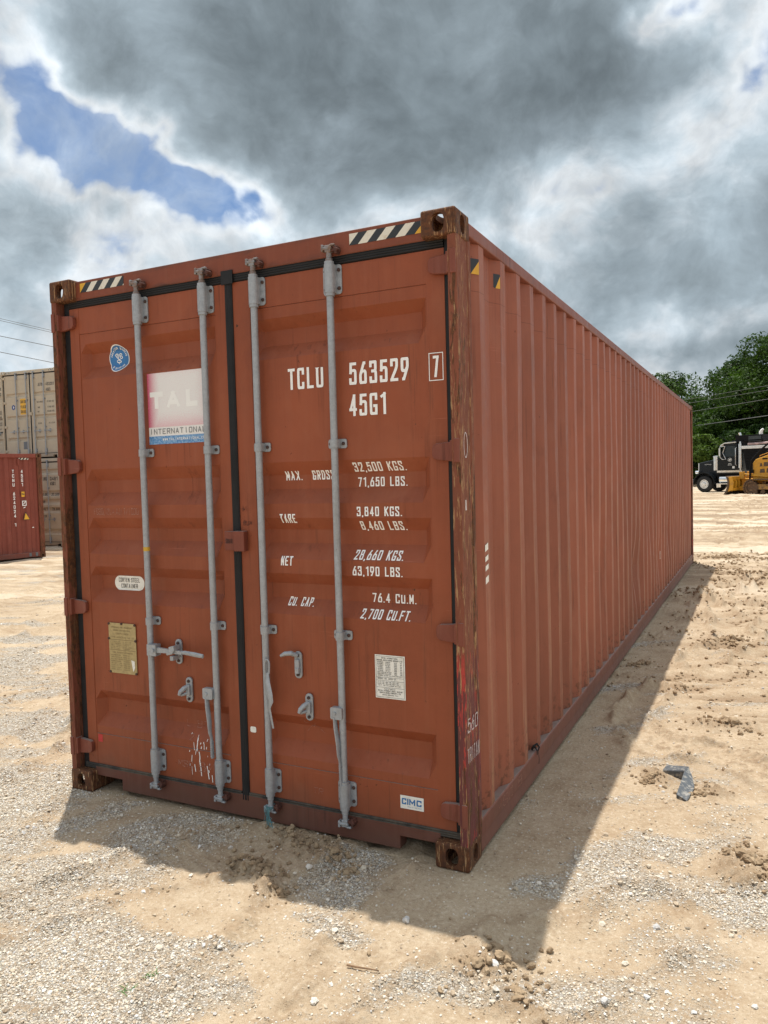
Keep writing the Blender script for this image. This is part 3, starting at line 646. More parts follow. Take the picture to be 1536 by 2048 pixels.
    for (x, z, di, ty) in cat:
        m = MB(); m.prism(rrect(x-.021, x+.021, z-.067, z+.067, .020, 6), 'y', .044, .0545); m.prism(rrect(x-.013, x+.013, z-.030, z+.030, .008, 3), 'y', .030, .045)
        if ty == 'bar': m.prism([(x-.016, z+.035), (x+.018, z+.045), (x+.022, z+.02), (x+.006, z-.002), (x-.030, z-.010), (x-.034, z+.008), (x-.012, z+.016)], 'y', -.016, .034); m.box(x-.010, x+.012, -.014, .034, z-.036, z-.012)
        elif ty == 'hook': m.tube([(x-.002, .04, z+.022), (x-.014, .020, z+.012), (x-.026, .006, z-.004), (x-.032, .0, z-.022)], [.012, .014, .013, .008], 8); m.tube([(x-.006, .04, z-.016), (x-.018, .022, z-.020), (x-.030, .010, z-.024)], [.009, .009, .007], 8)
        else: m.tube([(x, .04, z+.046), (x-.022, .018, z+.062), (x-.050, .006, z+.060), (x-.072, .0, z+.048)], [.013, .016, .015, .009], 8, flat=(1, .8)); m.box(x-.010, x+.012, .026, .044, z-.040, z-.012)
        m.m = 1
        for zz in (z+.047, z-.048): m.tube([(x, .045, zz), (x, .036, zz)], .0085, 10)
        m.build('handle_catch', [K['galv'], M['bolt']], K2[(root.name, di)], bevel=.0025)

main = empty('shipping_container', (0, 0, 0), 0, 'large rust-red forty-foot shipping container in the foreground with grey locking bars on its doors', 'shipping container')
KM = dict(paint=M['paint'], side=M['side'], rail=M['rail'], sill=M['sill'], header=M['headp'], hinge=M['hingep'], cast=M['casting'], post=(M['post2'], M['post']), rubber=M['rubber'], rubber2=M['rubber2'], galv=M['galv'], galvr=M['galvr'], keeper=M['rust'])
build_container(main, KM, PROF_A, side_dent=True, handles='main')
DL, DR = KM['doors'][(main.name, 0)], KM['doors'][(main.name, 1)]

# white lettering on the right door
for (t, x0, x1, z0, z1, sl_, st) in [('TCLU', 1.540, 1.738, 2.187, 2.288, 0, .135), ('563529', 1.877, 2.182, 2.186, 2.288, 0, .135), ('45G1', 1.873, 2.066, 2.041, 2.141, 0, .135), ('7', 2.300, 2.328, 2.187, 2.281, 0, .14),
 ('MAX.', 1.481, 1.576, 1.750, 1.795, 0, .15), ('GROSS', 1.635, 1.757, 1.750, 1.795, 0, .15), ('32,500 KGS.', 1.873, 2.142, 1.783, 1.826, 0, .15), ('71,650 LBS.', 1.884, 2.140, 1.712, 1.756, 0, .15),
 ('TARE', 1.465, 1.556, 1.541, 1.586, 0, .15), ('3,840 KGS.', 1.897, 2.130, 1.575, 1.619, 0, .15), ('8,460 LBS.', 1.901, 2.136, 1.508, 1.551, 0, .15),
 ('NET', 1.463, 1.530, 1.332, 1.378, .08, .15), ('28,660 KGS.', 1.870, 2.126, 1.370, 1.414, .16, .15), ('63,190 LBS.', 1.866, 2.125, 1.296, 1.340, 0, .15),
 ('CU. CAP.', 1.479, 1.628, 1.130, 1.172, .14, .15), ('76.4 CU.M.', 1.944, 2.170, 1.166, 1.209, 0, .15), ('2,700 CU.FT.', 1.897, 2.155, 1.093, 1.136, .16, .15)]:
    m = MB(); letters(m, t, x0, z0, z1-z0, x1, stroke=st-.005, slant=sl_, f=F); decal('lettering', m, M['white'], DR)
m = MB(); strokes(m, [[(2.282, 2.174), (2.347, 2.174), (2.347, 2.293), (2.282, 2.293), (2.282, 2.174)]], .0035, F, smooth=0); decal('check_digit_box', m, M['white'], DR)
def sheet(x0, x1, z0, z1, f=F, lift=0, r=0):
    mm = MB(); p = rrect(x0, x1, z0, z1, r, 6) if r else [(x0, z0), (x1, z0), (x1, z1), (x0, z1)]
    mm.add([f(a, b, lift) for a, b in p], [tuple(range(len(p)))]); return mm
# certificate sticker
st = decal('certificate_sticker', sheet(1.971, 2.125, .725, .929), M['label'], main)
m = MB(); q = .0012
strokes(m, [[(1.977, .731), (2.119, .731), (2.119, .923), (1.977, .923), (1.977, .731)]], .0012, F, q, 0)
for (t, x0, x1, z, h) in [('CHINA INTERNATIONAL', 2.006, 2.090, .9115, .0062), ('MARINE CONTAINERS (GROUP) LTD.', 1.982, 2.114, .9015, .0062)] + \
  [(a, 1.984, 2.014, .8925-i*.0078, .0048) for i, a in enumerate(['EXTERNAL']*3+['INTERNAL']*3)] + [(a, 2.026, 2.050, .8925-i*.0078, .0048) for i, a in enumerate(['LENGTH', 'WIDTH', 'HEIGHT']*2)] + \
  [(a, 2.070, 2.084, .8925-i*.0078, .0048) for i, a in enumerate(['12192', '2438', '2896', '12032', '2352', '2698', '2585', '2340'])] + [('MM', 2.101, 2.110, .8925-i*.0078, .0048) for i in range(8)] + \
  [('DOOR OPENING HEIGHT', 1.984, 2.057, .8455, .0048), ('DOOR OPENING WIDTH', 1.984, 2.054, .838, .0048), ('INTERNAL CU.CAP 76.4 CU.M 2700 CU.FT', 1.984, 2.112, .830, .0048),
   ('MODEL No. 40HC-2A', 1.984, 2.080, .815, .006), ('T.I.R. No. USA/AB-4201-05', 1.984, 2.090, .799, .005), ('C.S.C. No. USA/AB-4201-05', 1.984, 2.090, .791, .005), ('T.C.T. IM/TAILLEUR ANTITE', 1.984, 2.100, .783, .005),
   ('MANUFACTURED BY', 2.016, 2.074, .7675, .0045), ('CHINA INTERNATIONAL MARINE', 1.984, 2.110, .7580, .0062), ('CONTAINERS (GROUP) LTD.', 1.993, 2.102, .7485, .0062), ('SHEKOU SHENZHEN, P.R.C.', 2.006, 2.088, .7395, .0045)]:
    letters(m, t.upper(), x0, z, h, x1, stroke=.17, smooth=1, f=F, lift=q)
for z in (.8240, .8085, .7765): strokes(m, [[(1.977, z), (2.119, z)]], .0011, F, q, 0)
decal('print', m, M['ink'], st)
st = decal('maker_sticker', sheet(2.085, 2.203, .217, .279), M['label'], main)
m = MB()
for ch, a_, b_ in (('C', 2.092, 2.115), ('I', 2.1115, 2.1335), ('M', 2.130, 2.160), ('C', 2.167, 2.192)): letters(m, ch, a_, .2375, .0285, b_, stroke=.21, f=F, lift=q, slant=.03)
letters(m, 'WWW.CIMC.COM', 2.122, .2265, .0042, 2.192, stroke=.15, smooth=1, f=F, lift=q); decal('logo', m, M['logo'], st)
# corten label
st = decal('steel_type_sticker', sheet(.303, .523, 1.158, 1.238, r=.039), M['label'], main)
m = MB(); letters(m, 'CORTEN STEEL', .335, 1.203, .0235, .491, stroke=.10, f=F, lift=q); letters(m, 'CONTAINER', .352, 1.170, .0235, .474, stroke=.10, f=F, lift=q); decal('print', m, M['ink'], st)
# faded leasing company sticker
st = decal('company_sticker', sheet(.646, 1.040, 1.960, 2.337), M['palepink'], main)
m = MB()
def soft(mm, x0, x1, z0, z1): mm.add([F(x0, z0, q*.6), F(x1, z0, q*.6), F(x1, z1, q*.6), F(x0, z1, q*.6)], [(0, 1, 2, 3)])
mf, t, b, PP = newmat('pink_fade'); sx = t.node('ShaderNodeSeparateXYZ'); t.link(PP, sx.inputs[0])
nn = t.noise(PP, 160, 4, .6); e1 = t.mr(sx.outputs[0], .646, .735, 1, 0); e2 = t.mr(sx.outputs[0], .96, 1.04, 0, .35); e3 = t.mr(sx.outputs[2], 2.051, 2.14, .55, 0); e4 = t.mr(sx.outputs[2], 2.30, 2.337, 0, .25)
fx = t.math('MAXIMUM', t.math('MAXIMUM', e1, e2), t.math('MAXIMUM', e3, e4)); fx = t.math('ADD', t.math('POWER', fx, 1.5), t.math('MULTIPLY', t.math('SUBTRACT', nn, .5), .55))
t.link(t.mix(t.mr(fx, 0, 1), (.80, .79, .78), (.64, .07, .17)), b.inputs['Base Color']); b.inputs['Roughness'].default_value = .6
soft(m, .646, 1.040, 2.051, 2.337); decal('faded_print', m, mf, st)
m = MB(); letters(m, 'T', .662, 2.149, .089, .752, stroke=.30, f=F, lift=q); letters(m, 'A', .775, 2.149, .089, .868, stroke=.27, f=F, lift=q); letters(m, 'L', .905, 2.149, .089, .985, stroke=.30, f=F, lift=q)
decal('logo', m, M['lwhite'], st)
m = MB(); letters(m, 'INTERNATIONAL', .652, 2.013, .029, 1.030, stroke=.13, f=F, lift=q); decal('print', m, M['inkg'], st)
m = sheet(.646, 1.040, 1.960, 2.003, lift=q*.6); decal('blue_band', m, M['blue'], st)
m = MB(); letters(m, 'WWW.TALINTERNATIONAL.COM', .740, 1.978, .013, 1.036, stroke=.17, smooth=1, f=F, lift=q*1.6); decal('web_address', m, M['lwhite'], st)
# blue survey society sticker
cx, cz, rx_, rz_ = .408, 2.447, .072, .073
def oval(k, n=40):
    o = []
    for i in range(n):
        a = 2*math.pi*i/n; r = 1+.06*math.cos(2*a+1.1); o.append((cx+rx_*k*r*math.cos(a)*1.0, cz+rz_*k*math.sin(a)*(1.02)))
    return o
m = MB(); m.add([F(a, b, 0) for a, b in oval(1)], [tuple(range(40))]); st = decal('survey_sticker', m, M['lwhite'], main)
m = MB(); m.add([F(a, b, q*.7) for a, b in oval(.93)], [tuple(range(40))]); decal('blue_ground', m, M['logo'], st)
m = MB()
def arc_text(mm, text, r, a0, a1, h, inside=False):
    n = len(text)
    for i, ch in enumerate(text):
        a = R(a0+(a1-a0)*i/max(1, n-1)); ox, oz = cx+r*math.cos(a), cz+r*math.sin(a); th = a-math.pi/2 if not inside else a+math.pi/2
        def ff(u, v, l, ox=ox, oz=oz, th=th): return (ox+u*math.cos(th)-v*math.sin(th), l, oz+u*math.sin(th)+v*math.cos(th))
        letters(mm, ch, -h*.27, -h/2, h, h*.27, stroke=.2, smooth=1, f=ff, lift=q*1.4)
arc_text(m, 'AMERICAN BUREAU', .056, 165, 15, .0115); arc_text(m, 'OF SHIPPING', .056, 232, 318, .0115, True)
eag = [[(-.028, .020), (-.018, .028), (-.006, .024), (-.002, .010), (-.010, .002), (-.018, .010), (-.028, .020)], [(.002, .022), (.012, .028), (.022, .022), (.018, .012), (.028, .004), (.016, -.004), (.008, .006), (.002, .022)], [(-.012, -.010), (-.004, -.006), (.006, -.012), (.016, -.014), (.014, -.022), (.002, -.020), (-.008, -.022), (-.016, -.016), (-.012, -.010)], [(-.010, .002), (.0, -.004), (.010, -.006)], [(-.004, -.024), (.004, -.030)], [(-.016, .022), (-.010, .012)], [(.010, .020), (.014, .008)]]
strokes(m, [[(cx+a, cz+b) for a, b in p] for p in eag], .0042, F, q*1.4); decal('emblem', m, M['lwhite'], st)
# brass plate
m = MB(); m.prism(rrect(.291, .493, .694, .978, .006), 'y', .0515, .0545); bp = m.build('brass_plate', M['brass'], main, bevel=.001)
m = MB(); FB = lambda x, z, l: (x, .0513-l, z)
rr = random.Random(3)
for (t, x0, x1, z, h) in [('APPROVED FOR TRANSPORT', .312, .470, .950, .0075), ('UNDER CUSTOMS SEAL', .325, .455, .933, .0075), ('CONTAINER', .345, .440, .914, .009), ('TYPE APPROVAL No. 11', .305, .478, .894, .0075)]: letters(m, t.upper(), x0, z, h, x1, stroke=.16, smooth=1, f=FB)
strokes(m, [[(.296, .884), (.488, .884)], [(.296, .826), (.488, .826)]], .0022, FB, 0, 0)
for k in range(5): letters(m, ['OWNER NO', 'ADDRESS', 'NEW YORK', 'DATE MFD', 'SERIAL'][k], .303, .870-k*.0095, .0052, .370+rr.random()*.02, stroke=.16, smooth=1, f=FB); letters(m, ['7412', '0500', '1997', '06', '2'][k], .395, .870-k*.0095, .0052, .44+rr.random()*.03, stroke=.16, smooth=1, f=FB)
letters(m, 'CSC SAFETY APPROVAL', .318, .808, .0075, .468, stroke=.16, smooth=1, f=FB)
for k in range(8): letters(m, ['DATE MANUFACTURED', 'IDENTIFICATION NO', 'MAXIMUM GROSS', 'ALLOWABLE STACKING', 'WEIGHT 1.8G', 'RACKING TEST', 'LOAD VALUE', 'END WALL'][k], .303, .794-k*.0115, .0055, .375+.008*(k % 3), stroke=.16, smooth=1, f=FB); letters(m, '32500 KG', .395, .794-k*.0115, .0055, .440, stroke=.16, smooth=1, f=FB)
m.build('engraving', M['inkb'], bp, fix=False)
for x, z in ((.296, .972), (.391, .975), (.488, .972), (.293, .888), (.491, .884), (.296, .700), (.488, .700)): m = MB(); m.tube([(x, .052, z), (x, .0475, z)], .007, 10); m.build('rivet', M['bolt'], bp)
m = MB(); m.prism([(.455, .775), (.478, .770), (.480, .735), (.468, .712), (.462, .735)], 'y', .0495, .0512); m.build('peeled_corner', M['label'], bp)
# hazard stripes
def stripes(name, x0, x1, z0, z1, parent, f, ycol, rev=False, n=3.4, sl=.045, flip=1):
    mm = MB(); wd = (x1-x0)/(n*2); L = 0; x = x0-sl; k = 0; cl = lambda v: min(max(v, x0), x1)
    while x < x1:
        mm.m = k % 2
        if ycol is not None and k in ycol: mm.m = 2
        a0, a1 = x, x+wd; h = z1-z0
        # clip a slanted band to the rectangle
        poly = [(a0, z0), (a1, z0), (a1+sl, z1), (a0+sl, z1)]
        def clip(pl, lim, sgn):
            out = []
            for i in range(len(pl)):
                p, r_ = pl[i], pl[(i+1) % len(pl)]; ip = (p[0]-lim)*sgn >= 0; ir = (r_[0]-lim)*sgn >= 0
                if ip: out.append(p)
                if ip != ir: t_ = (lim-p[0])/(r_[0]-p[0]); out.append((lim, p[1]+t_*(r_[1]-p[1])))
            return out
        poly = clip(clip(poly, x0, 1), x1, -1)
        if len(poly) > 2: mm.add([f(p[0], p[1], 0) for p in poly], [tuple(range(len(poly)))])
        x += wd; k += 1
    return mm.build(name, [M['cream'], M['black'], M['yellow']], parent, fix=False)
FH = lambda x, z, l: (x, .0432-l, z)
stripes('hazard_stripes', .196, .520, 2.822, 2.872, main, FH, (0,), n=3.6)
stripes('hazard_stripes', 1.905, 2.268, 2.818, 2.870, main, FH, (8,), n=3.85, sl=.05)
def tri_decal(y0, x0, y1, x1):
    mm = MB(); z0, z1 = 2.675, 2.745
    mm.m = 0; mm.add([(x0, y0, z0+.004), (x0+(x1-x0)*.30, y0+(y1-y0)*.30, z0), (x1, y1, z1-.01), (x1, y1, z1), (x0, y0, z1)], [(0, 1, 2, 3, 4)])
    mm.m = 1; mm.add([(x0+(x1-x0)*.30, y0+(y1-y0)*.30, z0), (x1, y1, z0), (x1, y1, z1-.01)], [(0, 1, 2)])
    mm.build('hazard_stripes', [M['black'], M['yellow']], main, fix=False)
tri_decal(.262, 2.3935, .324, 2.4285); tri_decal(.600, 2.4075, .640, 2.4295)
# small marks, tape, scribbles
m = sheet(.172, .206, .281, .324); decal('red_tape', m, M['red'], main)
m = sheet(1.246, 1.282, .470, .500, r=.008); decal('seal_tag', m, M['label'], main)
m = MB(); m.tube([(.627, .022, 1.391), (.627, .022, 1.413)], .0174, 20); m.build('yellow_tape', M['tape'], main, smooth=True)
m = MB(); rs = random.Random(5)
letters(m, 'FG30,12LA,AJIT/ICOU', .215, 1.585, .035, .545, stroke=.05, f=F, jit=.0025); decal('scribble', m, M['faint'], main); m = MB()
letters(m, 'L BR 3', .79, .435, .035, 1.01, stroke=.05, f=F, jit=.002); letters(m, 'MSC', .76, .225, .035, .86, stroke=.06, f=F, jit=.002); letters(m, '2', .84, .375, .03, .86, stroke=.05, f=F); letters(m, 'BM', .90, .215, .05, 1.0, stroke=.05, f=F, jit=.003)
decal('scribble', m, M['faint'], main); m = MB(); letters(m, 'TR', 1.610, .212, .028, 1.665, stroke=.07, f=F, slant=.2, jit=.002)
strokes(m, [[(1.53+rs.uniform(-.01, .01)+k*.012, .545+rs.uniform(-.03, .03)) for k in range(8)], [(1.56, .50), (1.60, .545), (1.66, .50)]], .0018, F)
decal('scribble', m, M['faint'], main)
m = MB()
for _ in range(26):
    x = .87+rs.uniform(-.03, .12); z = rs.uniform(.20, .42); strokes(m, [[(x, z), (x+rs.uniform(-.006, .006), z-rs.uniform(.004, .045)*(1 if rs.random() < .4 else .3))]], rs.uniform(.002, .005), F, smooth=0)
strokes(m, [[(.893, .39), (.897, .37), (.890, .34), (.893, .325)], [(.905, .32), (.910, .29), (.906, .27), (.912, .245), (.916, .19)], [(.955, .25), (.960, .22), (.966, .18)]], .0055, F)
decal('paint_drips', m, M['white'], main)
m = MB(); letters(m, 'M', 1.247, 1.60, .03, 1.27, stroke=.07, f=F, jit=.003); letters(m, 'BUM', 1.247, 1.53, .022, 1.30, stroke=.08, f=F, jit=.002)
letters(m, 'M', 1.24, 1.60, .02, 1.265, stroke=.05, f=F, jit=.003); decal('pen_marks', m, M['pen'], main)
m = MB(); letters(m, 'SQUARE', 1.158, 1.44, .022, 1.202, stroke=.09, f=lambda x, z, l: (x, .0212-l, z), jit=.001); m.build('pen_marks', M['pen'], main, fix=False)
# chalk on the post (side face) and marks on the first rib
FS = lambda y, z, l: (2.4365+l, y, z)
m = MB(); letters(m, '560', .022, .62, .062, .150, stroke=.09, f=FS, jit=.002, slant=.1); m.build('chalk_writing', M['chalk'], main, fix=False); m = MB(); letters(m, 'TRITAN', .016, .485, .066, .172, stroke=.065, f=FS, jit=.0015)
m.build('chalk_writing', M['chalk'], main, fix=False)
m = MB(); FR = lambda y, z, l: (2.4288+l, y, z)
strokes(m, [[(.20+.13, .68), (.35, .73), (.36, .67), (.355, .60)], [(.34, .52), (.37, .50), (.36, .44), (.33, .42), (.37, .38)]], .003, FR)
m.build('chalk_writing', M['faint'], main, fix=False)
m = MB(); FQ = lambda y, z, l: (2.4345+l, y, z); letters(m, 'MSC 81', .42, .095, .05, .92, stroke=.05, f=FQ, jit=.004); m.build('chalk_writing', M['faint'], main, fix=False)
m = MB()
for z, h in ((1.41, .034), (1.358, .026), (1.314, .026), (1.256, .034)):
    m.add([FR(.330, z-h/2-.004, .0), FR(.375, z-h/2+.006, 0), FR(.375, z+h/2+.004, 0), FR(.332, z+h/2-.006, 0)], [(0, 1, 2, 3)])
m.build('tape_remnant', M['label'], main, fix=False)
m = MB(); strokes(m, [[(.075+.022*math.cos(a), 1.885+.055*math.sin(a)) for a in [2*math.pi*k/16 for k in range(17)]]], .005, FS); m.add([FS(.055, 1.60, 0), FS(.073, 1.60, 0), FS(.071, 1.645, 0), FS(.053, 1.645, 0)], [(0, 1, 2, 3)])
m.build('chalk_writing', M['chalk'], main, fix=False)
m = MB(); letters(m, '82', .12, 0, .1, .2, f=lambda y, z, l: (2.4288+l, 7.04+y*.5, .62+z), stroke=.2); m.build('tape_remnant', M['label'], main, fix=False)
# ------------------------------------------------------------------ beige stack and maroon neighbour
KB = dict(paint=M['beige'], side=M['beige'], rail=M['beige'], sill=M['beige'], header=M['beige'], hinge=M['beige'], cast=M['beige'], post=(M['beige'], M['beige']), rubber=M['rubber'], rubber2=M['rubber'], galv=M['galv'], galvr=M['galv'], keeper=M['galv'])
def door_text(root, lst, mat, prof):
    for (t, x0, x1, z0, h) in lst: m = MB(); letters(m, t, x0, z0, h, x1, stroke=.16, f=F, smooth=1); decal('lettering', m, mat, root, prof)
TH = R(5.0); DX = Vector((math.cos(TH), math.sin(TH), 0)); DYb = Vector((-math.sin(TH), math.cos(TH), 0)); B0 = Vector((-19.2, 14.44, -.25))
GB = 'beige containers stacked in the yard'
top = empty('shipping_container', B0+Vector((0, 0, 2.915)), TH, 'beige shipping container with an orange caution sticker, on top beside the foreground container', 'shipping container', GB)
build_container(top, KB, PROF_B, handles='side')
low = empty('shipping_container', B0, TH, 'beige shipping container at ground level, seen right of the maroon one', 'shipping container', GB)
build_container(low, KB, PROF_A, handles='side')
A0 = B0-DX*2.50+DYb*.30
top2 = copy_tree(top); top2.location = A0+Vector((0, 0, 2.915)); top2['label'] = 'beige shipping container on top at the left edge of the photo'
low2 = copy_tree(low); low2.location = A0; low2['label'] = 'beige shipping container hidden behind the maroon container, under the leftmost beige one'
door_text(top, [('JETU', 1.545, 1.74, 2.34, .10), ('453201 7', 1.88, 2.33, 2.34, .10), ('45G3', 1.88, 2.07, 2.16, .10), ('MAX.GROSS', 1.48, 1.74, 1.80, .05), ('32,500 KGS', 1.90, 2.2, 1.80, .05), ('TARE', 1.50, 1.60, 1.62, .05), ('3,900 KGS', 1.92, 2.2, 1.62, .05), ('NET', 1.50, 1.58, 1.48, .05), ('28,600 KGS', 1.90, 2.2, 1.48, .05), ('CU.CAP.', 1.50, 1.66, 1.10, .05), ('76.4 CU.M', 1.94, 2.2, 1.10, .05)], M['ink'], PROF_B)
door_text(top2, [('JETU', 1.545, 1.74, 2.34, .10), ('201883', 1.90, 2.28, 2.34, .10), ('45G3', 1.93, 2.18, 2.16, .10), ('32,500 KGS', 1.90, 2.25, 1.60, .05), ('71,650 LBS', 1.90, 2.25, 1.53, .05), ('3,900 KGS', 1.92, 2.25, 1.42, .05), ('8,600 LBS', 1.92, 2.25, 1.35, .05), ('28,600 KGS', 1.90, 2.25, 1.22, .05), ('63,050 LBS', 1.90, 2.25, 1.15, .05), ('76.4 CU.M', 1.94, 2.25, 1.02, .05)], M['ink'], PROF_B)
m = sheet(2.02, 2.26, .905, .95); decal('data_label', m, M['black'], top2, PROF_B)
door_text(low, [('CIMU', 1.50, 1.76, 2.16, .12), ('0481', 1.88, 2.2, 2.16, .12), ('45G1', 1.88, 2.1, 2.0, .12), ('MAX GROSS', 1.46, 1.76, 1.66, .09), ('32,500', 1.88, 2.2, 1.66, .09), ('TARE', 1.46, 1.60, 1.42, .09), ('NET', 1.48, 1.70, 1.18, .09), ('28,660', 1.88, 2.2, 1.18, .09), ('CU.CAP.', 1.50, 1.70, .955, .08)], M['ink'], PROF_A)
st = decal('caution_sticker', sheet(.76, 1.02, 1.45, 1.97), M['yellow'], top, PROF_B)
m = MB(); letters(m, 'CAUTION', .775, 1.82, .10, 1.005, stroke=.2, f=F, lift=.001); letters(m, "9'6 HIGH", .775, 1.65, .10, 1.005, stroke=.2, f=F, lift=.001); letters(m, 'CONTAINER', .775, 1.49, .10, 1.005, stroke=.2, f=F, lift=.001); decal('print', m, M['ink'], st, PROF_B)
m = MB(); m.add([F(.46+.075*math.cos(a), 1.70+.085*math.sin(a), 0) for a in [2*math.pi*k/20 for k in range(20)]], [tuple(range(20))]); st = decal('round_sticker', m, M['navy'], top, PROF_B)
m = MB(); m.add([F(.445, 1.65, .001), F(.50, 1.70, .001), F(.445, 1.75, .001)], [(0, 1, 2)]); decal('emblem', m, M['lwhite'], st, PROF_B)
st = decal('data_plate', sheet(.83, .99, .30, .55), M['inkg'], top, PROF_B)
for r_ in (top, top2):
    stripes('hazard_stripes', .17, .40, 2.81, 2.87, r_, FH, (), n=3.5); stripes('hazard_stripes', 2.04, 2.27, 2.81, 2.87, r_, FH, (), n=3.5)
# maroon
DR_ = Vector((-14.47, 11.98, -.25)); THR = R(-101.9)
rot = Matrix.Rotation(THR, 3, 'Z'); loc = DR_-rot @ Vector((0, 12.192, 0))
red = empty('shipping_container', loc, THR, 'maroon shipping container with vertical white numbers and a yellow triangle sticker', 'shipping container')
KR = dict(paint=M['darkred'], side=M['darkred'], rail=M['darkred'], sill=M['darkred'], header=M['darkred'], hinge=M['darkred'], cast=M['casting'], post=(M['post2'], M['darkred']), rubber=M['rubber'], rubber2=M['rubber'], galv=M['galv'], galvr=M['galvr'], keeper=M['rust'])
build_container(red, KR, PROF_A, handles=None)
FE = lambda u, z, l: (u, 12.1535+l, z)       # end wall, u runs to local -x for the reader
def FEr(u, z, l): return (2.438-u, 12.1535+l, z)
m = MB()
for k, ch in enumerate('TCNU 624024 1'): letters(m, ch, 1.61, 2.36-k*.121, .090, 1.665, stroke=.17, f=FEr, smooth=1)
for k, ch in enumerate('45G1'): letters(m, ch, 1.85, 2.36-k*.121, .090, 1.905, stroke=.17, f=FEr, smooth=1)
strokes(m, [[(1.86, 1.47), (1.96, 1.47), (1.96, 1.59), (1.86, 1.59), (1.86, 1.47)], [(1.88, 1.50), (1.94, 1.57)], [(1.88, 1.40), (1.94, 1.43)]], .02, FEr, smooth=0)
m.add([FEr(2.10, .84, 0), FEr(2.15, .84, 0), FEr(2.15, .862, 0), FEr(2.10, .862, 0)], [(0, 1, 2, 3)])
m.build('lettering', M['white'], red, fix=False)
m = MB(); m.add([FEr(*p, 0) for p in rrect(1.84, 1.93, 1.71, 1.85, .01)], [tuple(range(20))]); st = m.build('height_sticker', M['yellow'], red, fix=False)
m = MB(); letters(m, '96', 1.85, 1.75, .06, 1.92, stroke=.2, f=FEr, lift=.002); m.build('print', M['ink'], st, fix=False)
m = MB(); m.add([FEr(1.86, 1.07, 0), FEr(2.06, 1.07, 0), FEr(1.93, 1.30, 0)], [(0, 1, 2)]); st = m.build('warning_triangle', M['ink'], red, fix=False)
m = MB(); m.add([FEr(1.882, 1.084, .002), FEr(2.035, 1.084, .002), FEr(1.932, 1.262, .002)], [(0, 1, 2)]); m.build('yellow_ground', M['yellow'], st, fix=False)
FEt = lambda u, z, l: (2.438-u, 12.184+l, z)
stripes('hazard_stripes', 1.81, 2.08, 2.725, 2.775, red, lambda u, z, l: (2.438-u, 12.155+l, z), (), n=3)
m = MB(); m.box(.62, .68, 12.155, 12.185, 2.58, 2.75); m.build('lashing_bracket', M['darkred'], red, bevel=.005)
m = MB()
for x in (2.0, 2.18): m.add([FEt(x-.03, .055, 0), FEt(x+.035, .055, 0), FEt(x+.035, .15, 0), FEt(x-.03, .15, 0)], [(0, 1, 2, 3)])
m.build('paint_patch', M['inkg'], red, fix=False)
#@@NEXT@@
# ------------------------------------------------------------------ ground
def hsh(ix, iy, seed):
    n = (ix*374761393+iy*668265263+seed*1442695041) & 0xffffffff
    n = ((n ^ (n >> 13))*1274126177) & 0xffffffff
    return ((n ^ (n >> 16)) & 0xffff)/65535.0
def pn(x, y, seed=0):
    ix = np.floor(x).astype(np.int64); iy = np.floor(y).astype(np.int64); fx = x-ix; fy = y-iy
    u = fx*fx*fx*(fx*(fx*6-15)+10); v = fy*fy*fy*(fy*(fy*6-15)+10); r = 0
    for dx in (0, 1):
        for dy in (0, 1):
            a = hsh(ix+dx, iy+dy, seed)*2*np.pi
            g = np.cos(a)*(fx-dx)+np.sin(a)*(fy-dy); r = r+g*(u if dx else 1-u)*(v if dy else 1-v)
    return r*1.5
def fbm(x, y, o, seed=0, gain=.5):
    r = 0; a = 1; f = 1
    for i in range(o): r = r+a*pn(x*f+i*17.3, y*f-i*9.1, seed+i); a *= gain; f *= 2.03
    return r
def sst(x, a, b): t = np.clip((x-a)/(b-a), 0, 1); return t*t*(3-2*t)
def axis(lo, hi, a, b, st, grow):
    mid = list(np.arange(a, b, st)); up = []; v = b; s_ = st
    while v < hi: up.append(v); s_ *= grow; v += s_
    dn = []; v = a; s_ = st
    while v > lo: s_ *= grow; v -= s_; dn.append(v)
    return np.array(dn[::-1]+mid+up+[hi])
GXs = axis(-700, 700, -1.2, 4.0, .0125, 1.022); GYs = axis(-300, 900, -1.7, 2.2, .0125, 1.018)
def seg(x, y, pts, wd):
    d = np.full_like(x, 1e9); t_ = np.zeros_like(x); acc = 0
    for (x0, y0), (x1, y1) in zip(pts[:-1], pts[1:]):
        L = math.hypot(x1-x0, y1-y0); t = np.clip(((x-x0)*(x1-x0)+(y-y0)*(y1-y0))/L**2, 0, 1)
        q = np.hypot(x-x0-t*(x1-x0), y-y0-t*(y1-y0)); m_ = q < d; d = np.where(m_, q, d); t_ = np.where(m_, acc+t*L, t_); acc += L
    return d, t_
CL = [(1.50, .02, .13), (1.40, .05, .07), (1.66, -.07, .09), (1.43, -.30, .11), (1.55, -.34, .10), (1.65, -.39, .09), (1.745, -.45, .07), (1.82, -.11, .08), (1.92, -.16, .06), (3.55, .60, .16), (3.64, .50, .12), (3.02, 1.38, .10), (3.30, 1.30, .09), (3.4, 2.5, .2), (2.86, -.67, .10), (2.74, -.52, .14), (3.3, 5.4, .22), (2.78, 8.5, .4), (3.0, 13.3, .6), (2.62, 4.0, .15)]
